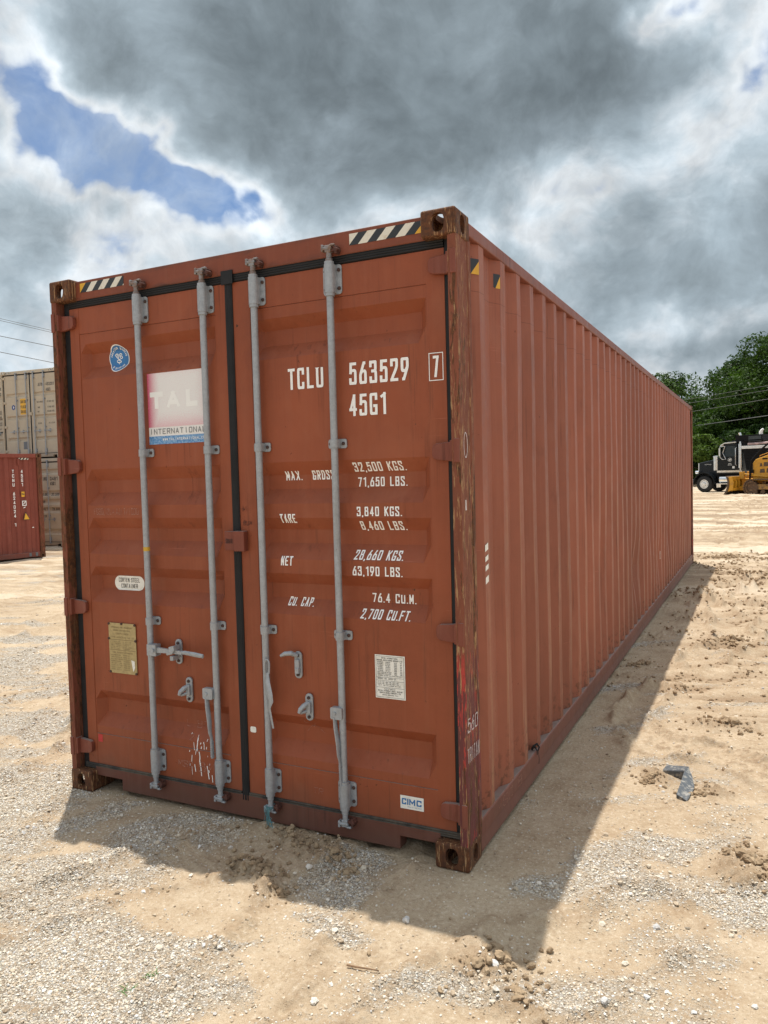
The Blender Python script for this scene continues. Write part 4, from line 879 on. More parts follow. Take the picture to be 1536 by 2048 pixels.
TR = [([(3.11, 4.2), (3.25, 4.9), (3.36, 5.6), (3.33, 6.4), (2.97, 7.69), (2.6, 8.3)], .20), ([(3.0, 8.3), (3.14, 8.87), (3.38, 9.73), (3.9, 11), (5.5, 13)], .22), ([(3.2, 7.9), (3.45, 8.6), (3.9, 9.6), (5, 11.2)], .22), ([(2.2, 12.9), (2.8, 13.5), (3.69, 14.84), (6, 17)], .3), ([(3.8, 1.5), (3.4, 1.85), (3.05, 1.9), (2.8, 2.6), (2.85, 3.3)], .16),
      ([(.45, -1.6), (.85, -1.0), (1.0, -.6), (1.3, -.15)], .22), ([(-.05, -.6), (-.2, -.1), (-.5, .5), (-1, 1.2)], .22), ([(-.8, -.2), (-1.0, .4), (-1.3, 1.2)], .22), ([(1.9, -1.4), (1.96, -.96), (1.98, -.44), (2.1, .0)], .22), ([(2.6, -1.1), (2.74, -.7), (2.85, -.45), (3.2, 0)], .2), ([(-3.9, 1.5), (-4.5, 3), (-4.7, 5)], .3), ([(-6, 3), (-8, 5.6), (-8.3, 7.5)], .3)]
GR = [(1.1, -1.25, .55, 1), (.45, -.75, .5, .8), (1.75, -1.35, .4, .6), (-.3, -.1, .55, .7), (.75, -.35, .32, .75), (1.15, -.62, .30, .7), (2.25, -.50, .16, .8), (2.52, -.86, .3, .35), (2.02, -.10, .17, .95), (2.16, -.22, .12, .9), (.45, -.22, .2, .7), (1.12, -.18, .14, .7), (3.35, -.25, .28, .75), (3.6, .2, .25, .6), (3.2, -.55, .35, .6), (2.72, -.02, .1, .6), (3.0, .2, .2, .5), (-1.5, .6, .8, .6), (-3, 2, 1, .6), (2.62, .6, .14, .5), (2.75, 1.0, .15, .35), (2.95, .05, .18, .5), (2.7, 2.2, .2, .4), (3.1, .62, .15, .4)]
def ground(x, y):
    wx = x+.15*fbm(x*1.1, y*1.1, 3, 5); wy = y+.15*fbm(x*1.1+9, y*1.1, 3, 6)
    h = -.26*sst(-x, 3, 12)*sst(y, -6, 6)*(1-sst(y, 30, 60)) + .19*sst(y, 13, 44)*(1-.0*x)
    near = np.exp(-(np.clip(np.abs(x-1.2)-1.3, 0, None)**2+np.clip(np.abs(y-6)-6.1, 0, None)**2)/.5)
    far = sst(np.hypot(x-2, y), 2, 12)
    h = h + (.030*fbm(x*.22, y*.22, 3, 1)+.012*fbm(x*.9, y*.9, 2, 2))*(1-.75*near)*(.35+.65*far)
    # rutted dirt: ridges running along the traffic, warped
    a = R(24); lx = wx*math.cos(a)+wy*math.sin(a); ly = -wx*math.sin(a)+wy*math.cos(a)
    rid = 1-np.abs(fbm(lx*.28, ly*1.7, 4, 21, .55)); msk = sst(fbm(x*.17, y*.17, 2, 30), -.15, .35)
    farright = sst(y, 2.5, 7)
    h = h + (rid-.75)*(.018+.085*farright)*(.35+.65*msk)*(1-.8*near)
    left = sst(-x, .6, 3)
    rid2 = 1-np.abs(fbm((wx*.9+wy*.43)*.5, (-wx*.43+wy*.9)*2.2, 4, 41, .55)); h = h+(rid2-.75)*.030*left
    mud = np.zeros_like(x)
    lump = 1-np.abs(fbm(x*16, y*16, 4, 50, .6))*1.6; lump2 = np.abs(fbm(x*38, y*38, 3, 60, .6))
    for (cx_, cy_, r_) in CL:
        d = np.hypot(wx-cx_, wy-cy_); g = np.exp(-(d/r_)**2); k = np.clip(g-.25, 0, 1)/.75
        big_ = .030 if r_ < .13 else .022
        h = h + k*(big_*np.clip(lump, -.4, 1)+.016*lump2+.008); mud = np.maximum(mud, np.clip(g*1.3-.3, 0, 1)*np.clip(.45+lump*.55, 0, 1))
    for pts, wd in TR:
        d, t = seg(wx, wy, pts, wd); g = np.exp(-(d/wd*1.25)**4); near_s = 1
        tread = np.sin(t*2*np.pi/.085+np.sign(np.sin(d*40))*1.2+d*30)
        h = h - g*.014 + g*.0035*tread + np.exp(-((d-wd*1.02)/(wd*.24))**2)*(.014+.016*sst(y, 1, 4))*(1+2.2*fbm(x*7, y*7, 3, 70))
        mud = np.maximum(mud, .65*np.exp(-((d-wd*1.02)/(wd*.25))**2)*np.clip(lump, 0, 1))
    # small rough clods in patches everywhere
    pm = sst(fbm(x*.8+3, y*.8, 3, 80), .12, .42); rgh = np.clip(fbm(x*19, y*19, 3, 90, .6), 0, 1)
    h = h + pm*rgh*(.016+.020*farright); mud = np.maximum(mud, pm*np.clip(rgh*2.2-.2, 0, 1)*.85)
    rgt = sst(x, 1.5, 2.7)*(1-.85*near)*sst(y, .8, 4); rid3 = 1-np.abs(fbm((wx*.97+wy*.25)*.8, (-wx*.25+wy*.97)*3.0, 4, 140, .62)); h = h+(rid3-.72)*.055*rgt
    mud = np.maximum(mud, np.clip(.74-rid3, 0, 1)*2.6*rgt*(1-sst(y, 30, 60)))
    h = h + .0035*fbm(x*8, y*8, 3, 100)+.0022*fbm(x*30, y*30, 3, 101)
    und = (x > -.05) & (x < 2.5) & (y > -.02) & (y < 12.3)
    keep = np.zeros_like(x)
    for cx_ in (.08, 2.357):
        for cy_ in (.09, 12.1): keep = np.maximum(keep, np.exp(-((x-cx_)**2+(y-cy_)**2)/.018))
    h = h*(1-keep) + keep*-.001
    h = np.where(und, np.minimum(h, .020), h)
    gr = np.zeros_like(x)
    for (cx_, cy_, r_, k) in GR: gr = np.maximum(gr, k*np.exp(-(np.hypot(wx-cx_, wy-cy_)/r_)**2))
    n = fbm((wx*.8+wy*.6)*.8, (-wx*.6+wy*.8)*2.2, 4, 110, .6); n2 = fbm(x*.3, y*.3, 3, 120)
    lim = sst(-x+.3*y, -.6, 1.2)*.16
    gr = np.clip(gr*1.0+n*.75+lim-.15+.25*n2, 0, 1); gr = np.where(gr > .08, gr, 0)*(1-mud*.8)*(1-.75*sst(y, 4, 9)*sst(x, 0, 2.5))*(1-.35*sst(x, 1.6, 2.6)*sst(-y, -.3, .6))
    return h, gr, np.clip(mud, 0, 1)
XX, YY = np.meshgrid(GXs, GYs, indexing='ij'); HH, GG, MU = ground(XX, YY)
fadeo = np.hypot(XX, YY) > 200; HH = np.where(fadeo, 0.0, HH)
nx, ny = XX.shape
me = bpy.data.meshes.new('ground'); me.vertices.add(nx*ny); me.vertices.foreach_set('co', np.stack([XX, YY, HH], -1).astype(np.float32).ravel())
idx = np.arange(nx*ny).reshape(nx, ny); q4 = np.stack([idx[:-1, :-1], idx[1:, :-1], idx[1:, 1:], idx[:-1, 1:]], -1).reshape(-1, 4)
me.loops.add(q4.size); me.loops.foreach_set('vertex_index', q4.ravel().astype(np.int32)); me.polygons.add(len(q4)); me.polygons.foreach_set('loop_start', np.arange(0, q4.size, 4, dtype=np.int32))
me.polygons.foreach_set('loop_total', np.full(len(q4), 4, np.int32)) if hasattr(me.polygons[0], 'loop_total') and False else None
me.update(calc_edges=True); me.polygons.foreach_set('use_smooth', np.ones(len(q4), bool))
for nm, arr in (('grav', GG), ('mud', MU)):
    at = me.attributes.new(nm, 'FLOAT', 'POINT'); at.data.foreach_set('value', arr.ravel().astype(np.float32))
gob = bpy.data.objects.new('ground', me); COL.objects.link(gob); tag(gob, 'tan dirt and pale gravel yard with tyre ruts', 'ground', kind='structure')
def gz(x, y):
    h, _, _ = ground(np.array([float(x)]), np.array([float(y)])); return float(h[0])
mg, t, b, PP = newmat('dirt_and_gravel')
ag = t.node('ShaderNodeAttribute', attribute_name='grav').outputs['Fac']; am = t.node('ShaderNodeAttribute', attribute_name='mud').outputs['Fac']
n1 = t.noise(PP, .7, 6, .6); n2 = t.noise(PP, 6, 6, .65); n3 = t.noise(PP, 55, 5, .65); n4 = t.noise(PP, 260, 3, .6)
dirt = t.mix(t.mr(n1, .3, .7), (.385, .285, .185), (.480, .370, .250)); dirt = t.mix(t.mr(n2, .42, .66, 0, .65), dirt, (.54, .435, .31)); dirt = t.mix(t.mr(n2, .30, .44, .45, 0), dirt, (.30, .20, .12))
dirt = t.mix(t.mr(n3, .54, .66, 0, .55), dirt, (.66, .56, .43)); dirt = t.mix(t.mr(n3, .33, .45, .5, 0), dirt, (.27, .18, .11))
dirt = t.mix(t.math('MULTIPLY', am, .80), dirt, (.285, .195, .120))
vc = t.vor(PP, 95, 'F1', 'Color'); vd = t.vor(PP, 95, 'DISTANCE_TO_EDGE', 'Distance'); sc = t.node('ShaderNodeSeparateColor'); t.link(vc, sc.inputs[0])
gcol = t.ramp(sc.outputs[0], [(0, (.34, .27, .20)), (.25, (.52, .44, .34)), (.5, (.62, .56, .47)), (.75, (.72, .67, .59)), (1, (.82, .80, .74))])
gcol = t.mix(t.mr(vd, 0, .10, .55, 0), gcol, (.28, .21, .145))
gf = t.mr(t.math('ADD', ag, t.math('MULTIPLY', t.math('SUBTRACT', n3, .5), .9)), .22, .55)
colr = t.mix(t.math('MULTIPLY', gf, .85), dirt, gcol)
grains = t.mr(n4, .60, .68, 0, .5); colr = t.mix(grains, colr, (.66, .58, .45)); colr = t.mix(t.mr(n4, .34, .40, .45, 0), colr, (.20, .14, .09))
# distant compacted tracks, pale and dark streaks
strk = t.noise(t.vm('ADD', t.mapv(PP, (.20, .95, 1), (0, 0, 0), (0, 0, R(-24))), t.vm('SCALE', t.vm('SUBTRACT', t.vor(PP, .35, 'SMOOTH_F1', 'Position'), PP), .12)), 1.0, 6, .62, .5)
cdn = t.node('ShaderNodeVectorMath', operation='LENGTH'); t.link(PP, cdn.inputs[0]); fr = t.mr(cdn.outputs['Value'], 5, 14)
colr = t.mix(t.math('MULTIPLY', fr, t.mr(strk, .52, .60, 0, .6)), colr, (.66, .57, .45)); colr = t.mix(t.math('MULTIPLY', fr, t.mr(strk, .42, .50, .85, 0)), colr, (.27, .195, .13))
t.link(colr, b.inputs['Base Color']); b.inputs['Roughness'].default_value = .95; b.inputs['Specular IOR Level'].default_value = .12
hb = t.math('ADD', t.math('MULTIPLY', n3, .8), t.math('MULTIPLY', n4, .35)); hb = t.math('ADD', hb, t.math('MULTIPLY', t.math('MULTIPLY', t.mr(vd, 0, .25), gf), .7))
fb = t.math('MULTIPLY', t.noise(PP, 9, 5, .65), t.math('MULTIPLY', fr, 2.2))
t.link(t.bump(t.math('ADD', hb, fb), .85, .014), b.inputs['Normal']); me.materials.append(mg)

# ------------------------------------------------------------------ loose stones and lumps (numpy, one mesh each)
def ico(sub):
    bm = bmesh.new(); bmesh.ops.create_icosphere(bm, subdivisions=sub, radius=1)
    v = np.array([tuple(q.co) for q in bm.verts]); bm.verts.ensure_lookup_table(); f = np.array([[q.index for q in p.verts] for p in bm.faces]); bm.free(); return v, f
def scatter(name, pos, size, mat, sub=1, flat=.62, rough=.22, sink=.25, kind='stuff', label=None, cat=None, smooth=False, tint=None):
    V0, F0 = ico(sub); n = len(pos); nv = len(V0)
    var = [V0*(1+rough*RNG.normal(size=(nv, 1))) for _ in range(24)]; vi = RNG.integers(0, 24, n); VV = np.array(var)[vi]
    sc_ = np.stack([np.ones(n), RNG.uniform(.6, 1, n), RNG.uniform(flat*.7, flat*1.15, n)], -1)
    VV = VV*sc_[:, None, :]*size[:, None, None]
    a = RNG.uniform(0, 6.283, n); tl = RNG.normal(0, .25, n); ca, sa = np.cos(a), np.sin(a); ct, st_ = np.cos(tl), np.sin(tl)
    x, y, z = VV[..., 0], VV[..., 1], VV[..., 2]
    y2 = y*ct[:, None]-z*st_[:, None]; z2 = y*st_[:, None]+z*ct[:, None]
    x3 = x*ca[:, None]-y2*sa[:, None]; y3 = x*sa[:, None]+y2*ca[:, None]
    P3 = np.stack([x3+pos[:, 0:1], y3+pos[:, 1:2], z2+pos[:, 2:3]+(size*flat*(1-2*sink))[:, None]], -1)
    FF = (F0[None]+(np.arange(n)*nv)[:, None, None]).reshape(-1, 3)
    m_ = bpy.data.meshes.new(name); m_.vertices.add(n*nv); m_.vertices.foreach_set('co', P3.astype(np.float32).ravel())
    m_.loops.add(FF.size); m_.loops.foreach_set('vertex_index', FF.ravel().astype(np.int32)); m_.polygons.add(len(FF)); m_.polygons.foreach_set('loop_start', np.arange(0, FF.size, 3, dtype=np.int32))
    m_.update(calc_edges=True); m_.polygons.foreach_set('use_smooth', np.full(len(FF), smooth))
    at = m_.attributes.new('tint', 'FLOAT', 'POINT'); tt = RNG.uniform(0, 1, n) if tint is None else tint; at.data.foreach_set('value', np.repeat(tt, nv).astype(np.float32))
    m_.materials.append(mat); o = bpy.data.objects.new(name, m_); COL.objects.link(o); tag(o, label, cat, kind=kind); return o
ms, t, b, PP = newmat('limestone_chips')
ti = t.node('ShaderNodeAttribute', attribute_name='tint').outputs['Fac']
cst = t.ramp(ti, [(0, (.26, .20, .14)), (.12, (.44, .35, .25)), (.36, (.53, .44, .33)), (.60, (.62, .55, .44)), (.82, (.72, .67, .58)), (.93, (.48, .47, .46)), (1, (.86, .84, .79))])
cst = t.mix(t.mr(t.noise(PP, 70, 5, .6), .48, .68, 0, .35), cst, (.50, .38, .26)); t.link(cst, b.inputs['Base Color']); b.inputs['Roughness'].default_value = .9; b.inputs['Specular IOR Level'].default_value = .2
t.link(t.bump(t.noise(PP, 160, 4, .6), .4, .004), b.inputs['Normal'])
mm_, t, b, PP = newmat('damp_clay'); cl = t.mix(t.mr(t.noise(PP, 12, 5, .6), .35, .65), (.27, .19, .118), (.43, .32, .205)); t.link(cl, b.inputs['Base Color']); b.inputs['Roughness'].default_value = .95; b.inputs['Specular IOR Level'].default_value = .15
t.link(t.bump(t.noise(PP, 90, 5, .7), .7, .008), b.inputs['Normal'])
def cand(n, x0, x1, y0, y1): return RNG.uniform(x0, x1, n), RNG.uniform(y0, y1, n)
def outside(x, y): return ~((x > .0) & (x < 2.44) & (y > .05) & (y < 12.2))
PX, PY, PS = [], [], []
for (n, box_, smin, smax, thr) in ((230000, (-.6, 3.9, -1.7, 1.2), .0022, .0085, .10), (150000, (-3.5, 5, -1.7, 5), .004, .011, .2), (90000, (-9, 7, -1, 13), .008, .022, .25)):
    x, y = cand(n, *box_); _, g, mu = ground(x, y); k = (RNG.uniform(0, 1, n) < np.clip((g-.03)*1.15, .045, 1)) & outside(x, y)
    # only where the yard can be seen from around the photographer
    vx = (x-CAM.x)*CX.x+(y-CAM.y)*CX.y; vz = -((x-CAM.x)*CZ.x+(y-CAM.y)*CZ.y); k &= (vz > .8) & (np.abs(vx) < vz*.62+.6)
    x, y = x[k], y[k]; PX.append(x); PY.append(y); s_ = smin+(smax-smin)*RNG.uniform(0, 1, len(x))**3.0; PS.append(s_)
x, y = cand(900, -.6, 3.9, -1.7, 1.5); _, g, _ = ground(x, y); k = (RNG.uniform(0, 1, len(x)) < np.clip(g*1.3, .06, 1)) & outside(x, y); PX.append(x[k]); PY.append(y[k]); PS.append(RNG.uniform(.008, .0175, k.sum()))
PX = np.concatenate(PX); PY = np.concatenate(PY); PS = np.concatenate(PS); hh, _, _ = ground(PX, PY)
small = PS < .0065
print('stones', len(PX), small.sum())
pos = np.stack([PX, PY, hh], -1)
# tiny chips as single low-poly pebbles, bigger ones rounder: merged into one gravel object
def octa_scatter():
    pass
g1 = scatter('gravel', pos[small], PS[small]*.88, ms, sub=1, label='fine pale limestone gravel spread over the dirt', cat='gravel', sink=.35)
g2 = scatter('gravel', pos[~small], PS[~small]*.72, ms, sub=1, label='larger pale limestone chips lying on the dirt', cat='gravel', sink=.30, smooth=False)
# clods of damp clay
QX, QY, QS = [], [], []
for (cx_, cy_, r_) in CL:
    n = int(min(120, 30+420*r_)); a = RNG.uniform(0, 6.283, n); d = r_*1.1*np.abs(RNG.normal(0, .75, n)); QX.append(cx_+d*np.cos(a)); QY.append(cy_+d*np.sin(a)); QS.append(RNG.uniform(.3, 1, n)**3*min(.034, .012+.10*r_)*(1-.5*np.clip(d/r_, 0, 1))+.003)
x, y = cand(90000, -3, 6, -1.6, 14); _, _, mu = ground(x, y); k = (RNG.uniform(0, 1, len(x)) < np.clip(mu-.22, 0, 1)*(.45+.5*sst(y, 1, 4))) & outside(x, y); QX.append(x[k]); QY.append(y[k]); QS.append(RNG.uniform(.003, .012, k.sum())*(1+.12*np.clip(y[k], 0, 12)))
QX, QY, QS = map(np.concatenate, (QX, QY, QS)); k = outside(QX, QY+.03); QX, QY, QS = QX[k], QY[k], QS[k]; hh, _, _ = ground(QX, QY)
scatter('mud_clods', np.stack([QX, QY, hh], -1), QS, mm_, sub=2, rough=.16, flat=.75, label='crumbled lumps of damp brown clay', cat='mud clods', smooth=False)
print('clods', len(QX))
# single stones one can point at
def rock(x, y, s, label, dark=0):
    V0, F0 = ico(3); v = V0.copy(); o = RNG.uniform(0, 50, 3)
    d = .30*pn(v[:, 0]*1.4+o[0], v[:, 1]*1.4+v[:, 2]*1.1+o[1], 3)+.10*pn(v[:, 0]*4+o[1], v[:, 1]*4+v[:, 2]*3, 8); v = v*(1+d[:, None])*np.array([1, .75, .62])
    v = np.round(v*3.2)/3.2*.35+v*.65
    a = RNG.uniform(0, 6.28); c_, s_ = math.cos(a), math.sin(a); v = np.stack([v[:, 0]*c_-v[:, 1]*s_, v[:, 0]*s_+v[:, 1]*c_, v[:, 2]], -1)*s
    m_ = bpy.data.meshes.new('rock'); m_.from_pydata(v.tolist(), [], F0.tolist()); at = m_.attributes.new('tint', 'FLOAT', 'POINT'); at.data.foreach_set('value', [dark or .85]*len(v)); m_.materials.append(ms)
    ob = bpy.data.objects.new('rock', m_); COL.objects.link(ob); ob.location = (x, y, gz(x, y)+s*.32); tag(ob, label, 'rock', 'loose stones on the dirt'); return ob
rock(2.24, -.98, .016, 'white stone near the bottom edge of the photo, below the thin twig')
rock(1.765, -.245, .017, 'pale stone on shaded mud, right of the long clod ridge in front of the doors')
rock(2.33, -.43, .018, 'grey-white stone in the shade just below the near corner casting', .9)
rock(2.735, -.56, .020, 'white stone at the very tip of the container shadow', .95)
rock(3.06, .215, .016, 'white stone in the sun nearest the right edge of the shadow')
rock(3.13, -.62, .015, 'dark grey stone on the sunlit gravel at the lower right', .91)
rock(3.225, -.05, .016, 'bluish pale stone on the sunlit gravel right of the shadow', .93)
rock(2.16, -.66, .014, 'dark stone just outside the lower edge of the container shadow', .12)
# twig
mt_ = plain('dry_twig', (.22, .13, .07), .9, var=.3, scale=60)
m = MB(); pts = [(2.252, -.775), (2.285, -.772), (2.33, -.763), (2.372, -.756)]
m.tube([(x, y, gz(x, y)+.010) for x, y in pts], [.0035, .0032, .0028, .002], 6); tag(m.build('twig', mt_, smooth=True), 'thin dry brown twig lying on the dirt near the bottom of the photo', 'twig')
# bent steel scrap
mz = faded('dark_scrap_steel', (.075, .085, .095), (.34, .32, .28), 38, .50, .66, .6)
m = MB(); g0 = gz(3.17, 1.45)
def plate(p, th=.006):
    p = [Vector(a) for a in p]; n = (p[1]-p[0]).cross(p[2]-p[0]).normalized()*th; k = len(p)
    m.add([a for a in p]+[a+n for a in p], [tuple(range(k)), tuple(range(2*k-1, k-1, -1))]+[(i, (i+1) % k, k+(i+1) % k, k+i) for i in range(k)])
m.v = []; 
TH_ = .0035
plate([(3.078, 1.508, g0+.024), (3.196, 1.470, g0+.052), (3.210, 1.545, g0+.050), (3.088, 1.592, g0+.026)], TH_)
plate([(3.078, 1.508, g0+.002), (3.196, 1.470, g0+.012), (3.196, 1.470, g0+.052), (3.078, 1.508, g0+.026)], TH_)
plate([(3.196, 1.470, g0+.054), (3.180, 1.190, g0+.020), (3.236, 1.150, g0+.012), (3.258, 1.345, g0+.012), (3.240, 1.45, g0+.026), (3.212, 1.546, g0+.050)], TH_)
plate([(3.180, 1.190, g0+.020), (3.236, 1.150, g0+.011), (3.236, 1.152, g0-.004), (3.180, 1.192, g0+.0)], TH_)
plate([(3.13, 1.155, g0+.002), (3.232, 1.118, g0+.004), (3.236, 1.105, g0+.002), (3.14, 1.138, g0+.0)], TH_)
sc_ob = m.build('metal_scrap', mz)
bm = bmesh.new(); bm.from_mesh(sc_ob.data); bmesh.ops.triangulate(bm, faces=bm.faces[:]); bmesh.ops.subdivide_edges(bm, edges=bm.edges[:], cuts=3, use_grid_fill=True)
for v in bm.verts: v.co += Vector((pn(np.array([v.co.x*55]), np.array([v.co.y*55]), 4)[0], pn(np.array([v.co.x*50]), np.array([v.co.y*60]), 5)[0], .6*pn(np.array([v.co.x*40]), np.array([v.co.y*40]), 6)[0]))*.004
bm.to_mesh(sc_ob.data); bm.free(); tag(sc_ob, 'dark grey piece of bent sheet steel lying on the sunlit dirt at the right', 'metal scrap')
# twine round the third bar
mtw = plain('faded_blue_twine', (.12, .26, .28), .9, var=.3, scale=50); m = MB(); rr = random.Random(9)
for k in range(16):
    x0, z0 = 1.379+rr.uniform(-.016, .012), .125+rr.uniform(-.02, .012); p = []
    for j in range(6): p.append((x0+.006*j*rr.uniform(-.3, 1.2)+.004*math.sin(j+k), -.004-rr.uniform(0, .012), z0-.019*j*rr.uniform(.6, 1)))
    m.tube(p, .0013, 5)
for z in (.122, .116, .110): m.tube([(1.379+.021*math.cos(a), .022-.024*math.sin(a), z) for a in [2*math.pi*j/12 for j in range(13)]], .002, 5)
tag(m.build('twine', mtw, smooth=True), 'frayed blue-green twine knotted round the foot of the third locking bar', 'twine')
m = MB(); m.tube([(2.41, 1.13, .172), (2.42, 1.135, .195), (2.436, 1.15, .205), (2.446, 1.16, .185), (2.441, 1.15, .165)], [.005, .007, .007, .005, .003], 6); m.tube([(2.405, 1.16, .175), (2.425, 1.145, .188), (2.442, 1.13, .172), (2.443, 1.125, .15)], [.005, .006, .004, .002], 6); m.tube([(2.443, 1.15, .165), (2.4455, 1.155, .12), (2.4455, 1.15, .09)], .0013, 4)
tag(m.build('strap_end', M['rubber'], smooth=True), 'short black strap end caught on the bottom rail of the foreground container', 'strap')
# green weeds
mgreen = plain('weed_green', (.10, .24, .06), .8)
for (x, y, lb) in ((1.62, -1.20, 'small green blades poking out of the gravel at the bottom left, lower of the two'), (1.63, -1.10, 'small green blades poking out of the gravel at the bottom left, upper of the two')):
    m = MB()
    for k in range(9):
        a = rr.uniform(0, 6.28); z = gz(x, y); x0 = x+rr.uniform(-.02, .02); y0 = y+rr.uniform(-.02, .02); m.tube([(x0, y0, z), (x0+.008*math.cos(a), y0+.008*math.sin(a), z+.012), (x0+.024*math.cos(a), y0+.024*math.sin(a), z+.018)], [.0016, .0013, .0004], 5)
    tag(m.build('weed', mgreen), lb, 'weed', 'weeds in the gravel')

# ------------------------------------------------------------------ power lines
mwire = plain('wire', (.13, .135, .14), .6)
def wpt(u, v, z):
    d = pdir(u, v); k = (z-CAM.z)/d.z; return CAM+d*k
def cable(a, b, z, label, r=.018, ext=(60, 60)):
    pa, pb = wpt(*a, z), wpt(*b, z); d = (pb-pa).normalized(); m = MB(); m.tube([pa-d*ext[0], pa-d*ext[0]/2, pa, pb, pb+d*ext[1]/2, pb+d*ext[1]], r, 6)
    tag(m.build('power_line', mwire, smooth=True), label, 'power line', 'overhead power lines')
cable((0, 637), (104, 661), 8.32, 'topmost power line in the sky at the left, upper strand of the close pair', .009, (25, 70)); cable((0, 641), (104, 665), 8.22, 'second power line in the sky at the left, lower strand of the close pair', .009, (25, 70))
cable((0, 672), (104, 693), 7.63, 'middle power line in the sky at the left, between the pair and the lowest one', .013, (25, 70)); cable((0, 704), (104, 725), 7.0, 'lowest power line in the sky at the left, just above the beige stack', .013, (25, 70))
cable((1402, 850), (1536, 831), 5.5, 'lowest and thickest power line across the trees, over the dump truck', .026, (30, 22)); cable((1409, 819), (1536, 798), 6.8, 'power line across the trees, second from the bottom', .017, (30, 22))
cable((1374, 807), (1536, 780), 7.5, 'power line across the trees, second from the top', .013, (30, 22)); cable((1368, 800), (1536, 771), 7.8, 'topmost power line across the trees', .013, (30, 22))

# ------------------------------------------------------------------ trees
mb_ = plain('bark', (.10, .075, .055), .9, var=.3, scale=12)
def leafmat(name, dark, light):
    m_, t, b, PP = newmat(name); ti = t.node('ShaderNodeAttribute', attribute_name='tint').outputs['Fac']
    c = t.mix(ti, dark, light); t.link(c, b.inputs['Base Color']); b.inputs['Roughness'].default_value = .5; b.inputs['Specular IOR Level'].default_value = .12
    tr = t.node('ShaderNodeBsdfTranslucent'); t.link(t.vm('MULTIPLY', c, (1.3, 1.5, .6)), tr.inputs[0]); mx = t.node('ShaderNodeMixShader'); mx.inputs[0].default_value = .28
    out = [n for n in t.n if n.type == 'OUTPUT_MATERIAL'][0]; t.l.new(b.outputs[0], mx.inputs[1]); t.l.new(tr.outputs[0], mx.inputs[2]); t.l.new(mx.outputs[0], out.inputs[0]); return m_
LM = [leafmat('leaf_deep', (.010, .024, .007), (.040, .078, .017)), leafmat('leaf_mid', (.015, .034, .008), (.068, .122, .022)), leafmat('leaf_bright', (.035, .065, .014), (.13, .20, .035))]
def tree(u, d, topv, r, kind, label, n=15000, low=.04, leaf=.17):
    dr = pdir(u, 930); k = d/(-(dr.x*CZ.x+dr.y*CZ.y+dr.z*CZ.z)); x, y = CAM.x+dr.x*k, CAM.y+dr.y*k
    dt = pdir(u, topv); kt = d/(-(dt.x*CZ.x+dt.y*CZ.y+dt.z*CZ.z)); H = CAM.z+dt.z*kt; z0 = gz(x, y)-.1; H -= z0
    rg = np.random.default_rng(int(u*7+d)); root = empty('tree', (x, y, z0), 0, label, 'tree', 'trees at the edge of the yard')
    m = MB(); lean = rg.normal(0, .03, 2)*H; tp = [(lean[0]*s*s, lean[1]*s*s, H*.88*s) for s in np.linspace(0, 1, 6)]
    m.tube(tp, [H*.020*(1.25-s) for s in np.linspace(0, 1, 6)], 8)
    B = []
    nb = int(16+H*2.6)
    for i in range(nb):
        s = (i+.5)/nb; zz = H*(low+.10+(.84-low)*s); prof = (math.sin(math.pi*min(1, (s*.74+.16)))**.6); a = rg.uniform(0, 6.283); rad = r*prof*rg.uniform(.35, .95)
        B.append((rad*math.cos(a), rad*math.sin(a), zz, r*rg.uniform(.22, .42)*(.6+.4*prof)))
        zb = max(.4, zz-rad*.55); m.tube([(lean[0]*(zb/H)**2, lean[1]*(zb/H)**2, zb), (rad*.5*math.cos(a), rad*.5*math.sin(a), zb+(zz-zb)*.4), (rad*math.cos(a), rad*math.sin(a), zz)], [H*.007, H*.004, H*.0015], 5)
    B.append((0, 0, H*.93, r*.28)); m.build('trunk', mb_, root, smooth=True)
    B = np.array(B); w_ = B[:, 3]**2; bi = rg.choice(len(B), n, p=w_/w_.sum())
    dv = rg.normal(size=(n, 3)); dv /= np.linalg.norm(dv, axis=1)[:, None]; lum = 1+.28*np.sin(dv[:, 0]*5+bi)*np.sin(dv[:, 1]*5+bi*2)*np.cos(dv[:, 2]*4+bi)
    rr_ = B[bi, 3]*lum*rg.uniform(.35, 1, n)**.45; c = B[bi, :3]+dv*rr_[:, None]*np.array([1, 1, .8]); c[:, 2] = np.clip(c[:, 2], .1, H*1.0)
    nrm = dv*.6+rg.normal(0, .6, (n, 3))+np.array([0, 0, .5]); nrm /= np.linalg.norm(nrm, axis=1)[:, None]
    a1 = np.cross(nrm, rg.normal(size=(n, 3))); a1 /= np.linalg.norm(a1, axis=1)[:, None]; a2 = np.cross(nrm, a1); sz_ = leaf*rg.uniform(.6, 1.35, n)[:, None]
    dn = nrm*sz_*.22
    V = np.stack([c-a1*sz_, c-a2*sz_*.55+dn, c+a1*sz_, c+a2*sz_*.55+dn], 1).reshape(-1, 3)
    m_ = bpy.data.meshes.new('crown'); m_.vertices.add(4*n); m_.vertices.foreach_set('co', V.astype(np.float32).ravel()); m_.loops.add(4*n); m_.loops.foreach_set('vertex_index', np.arange(4*n, dtype=np.int32)); m_.polygons.add(n); m_.polygons.foreach_set('loop_start', np.arange(0, 4*n, 4, dtype=np.int32)); m_.update(calc_edges=True)
    cl_ = rg.uniform(0, 1, len(B))[bi]; tt = np.clip(.5*cl_+.5*rg.uniform(0, 1, n), 0, 1); at = m_.attributes.new('tint', 'FLOAT', 'POINT'); at.data.foreach_set('value', np.repeat(tt, 4).astype(np.float32))
    m_.materials.append(LM[kind]); o = bpy.data.objects.new('crown', m_); COL.objects.link(o); o.parent = root
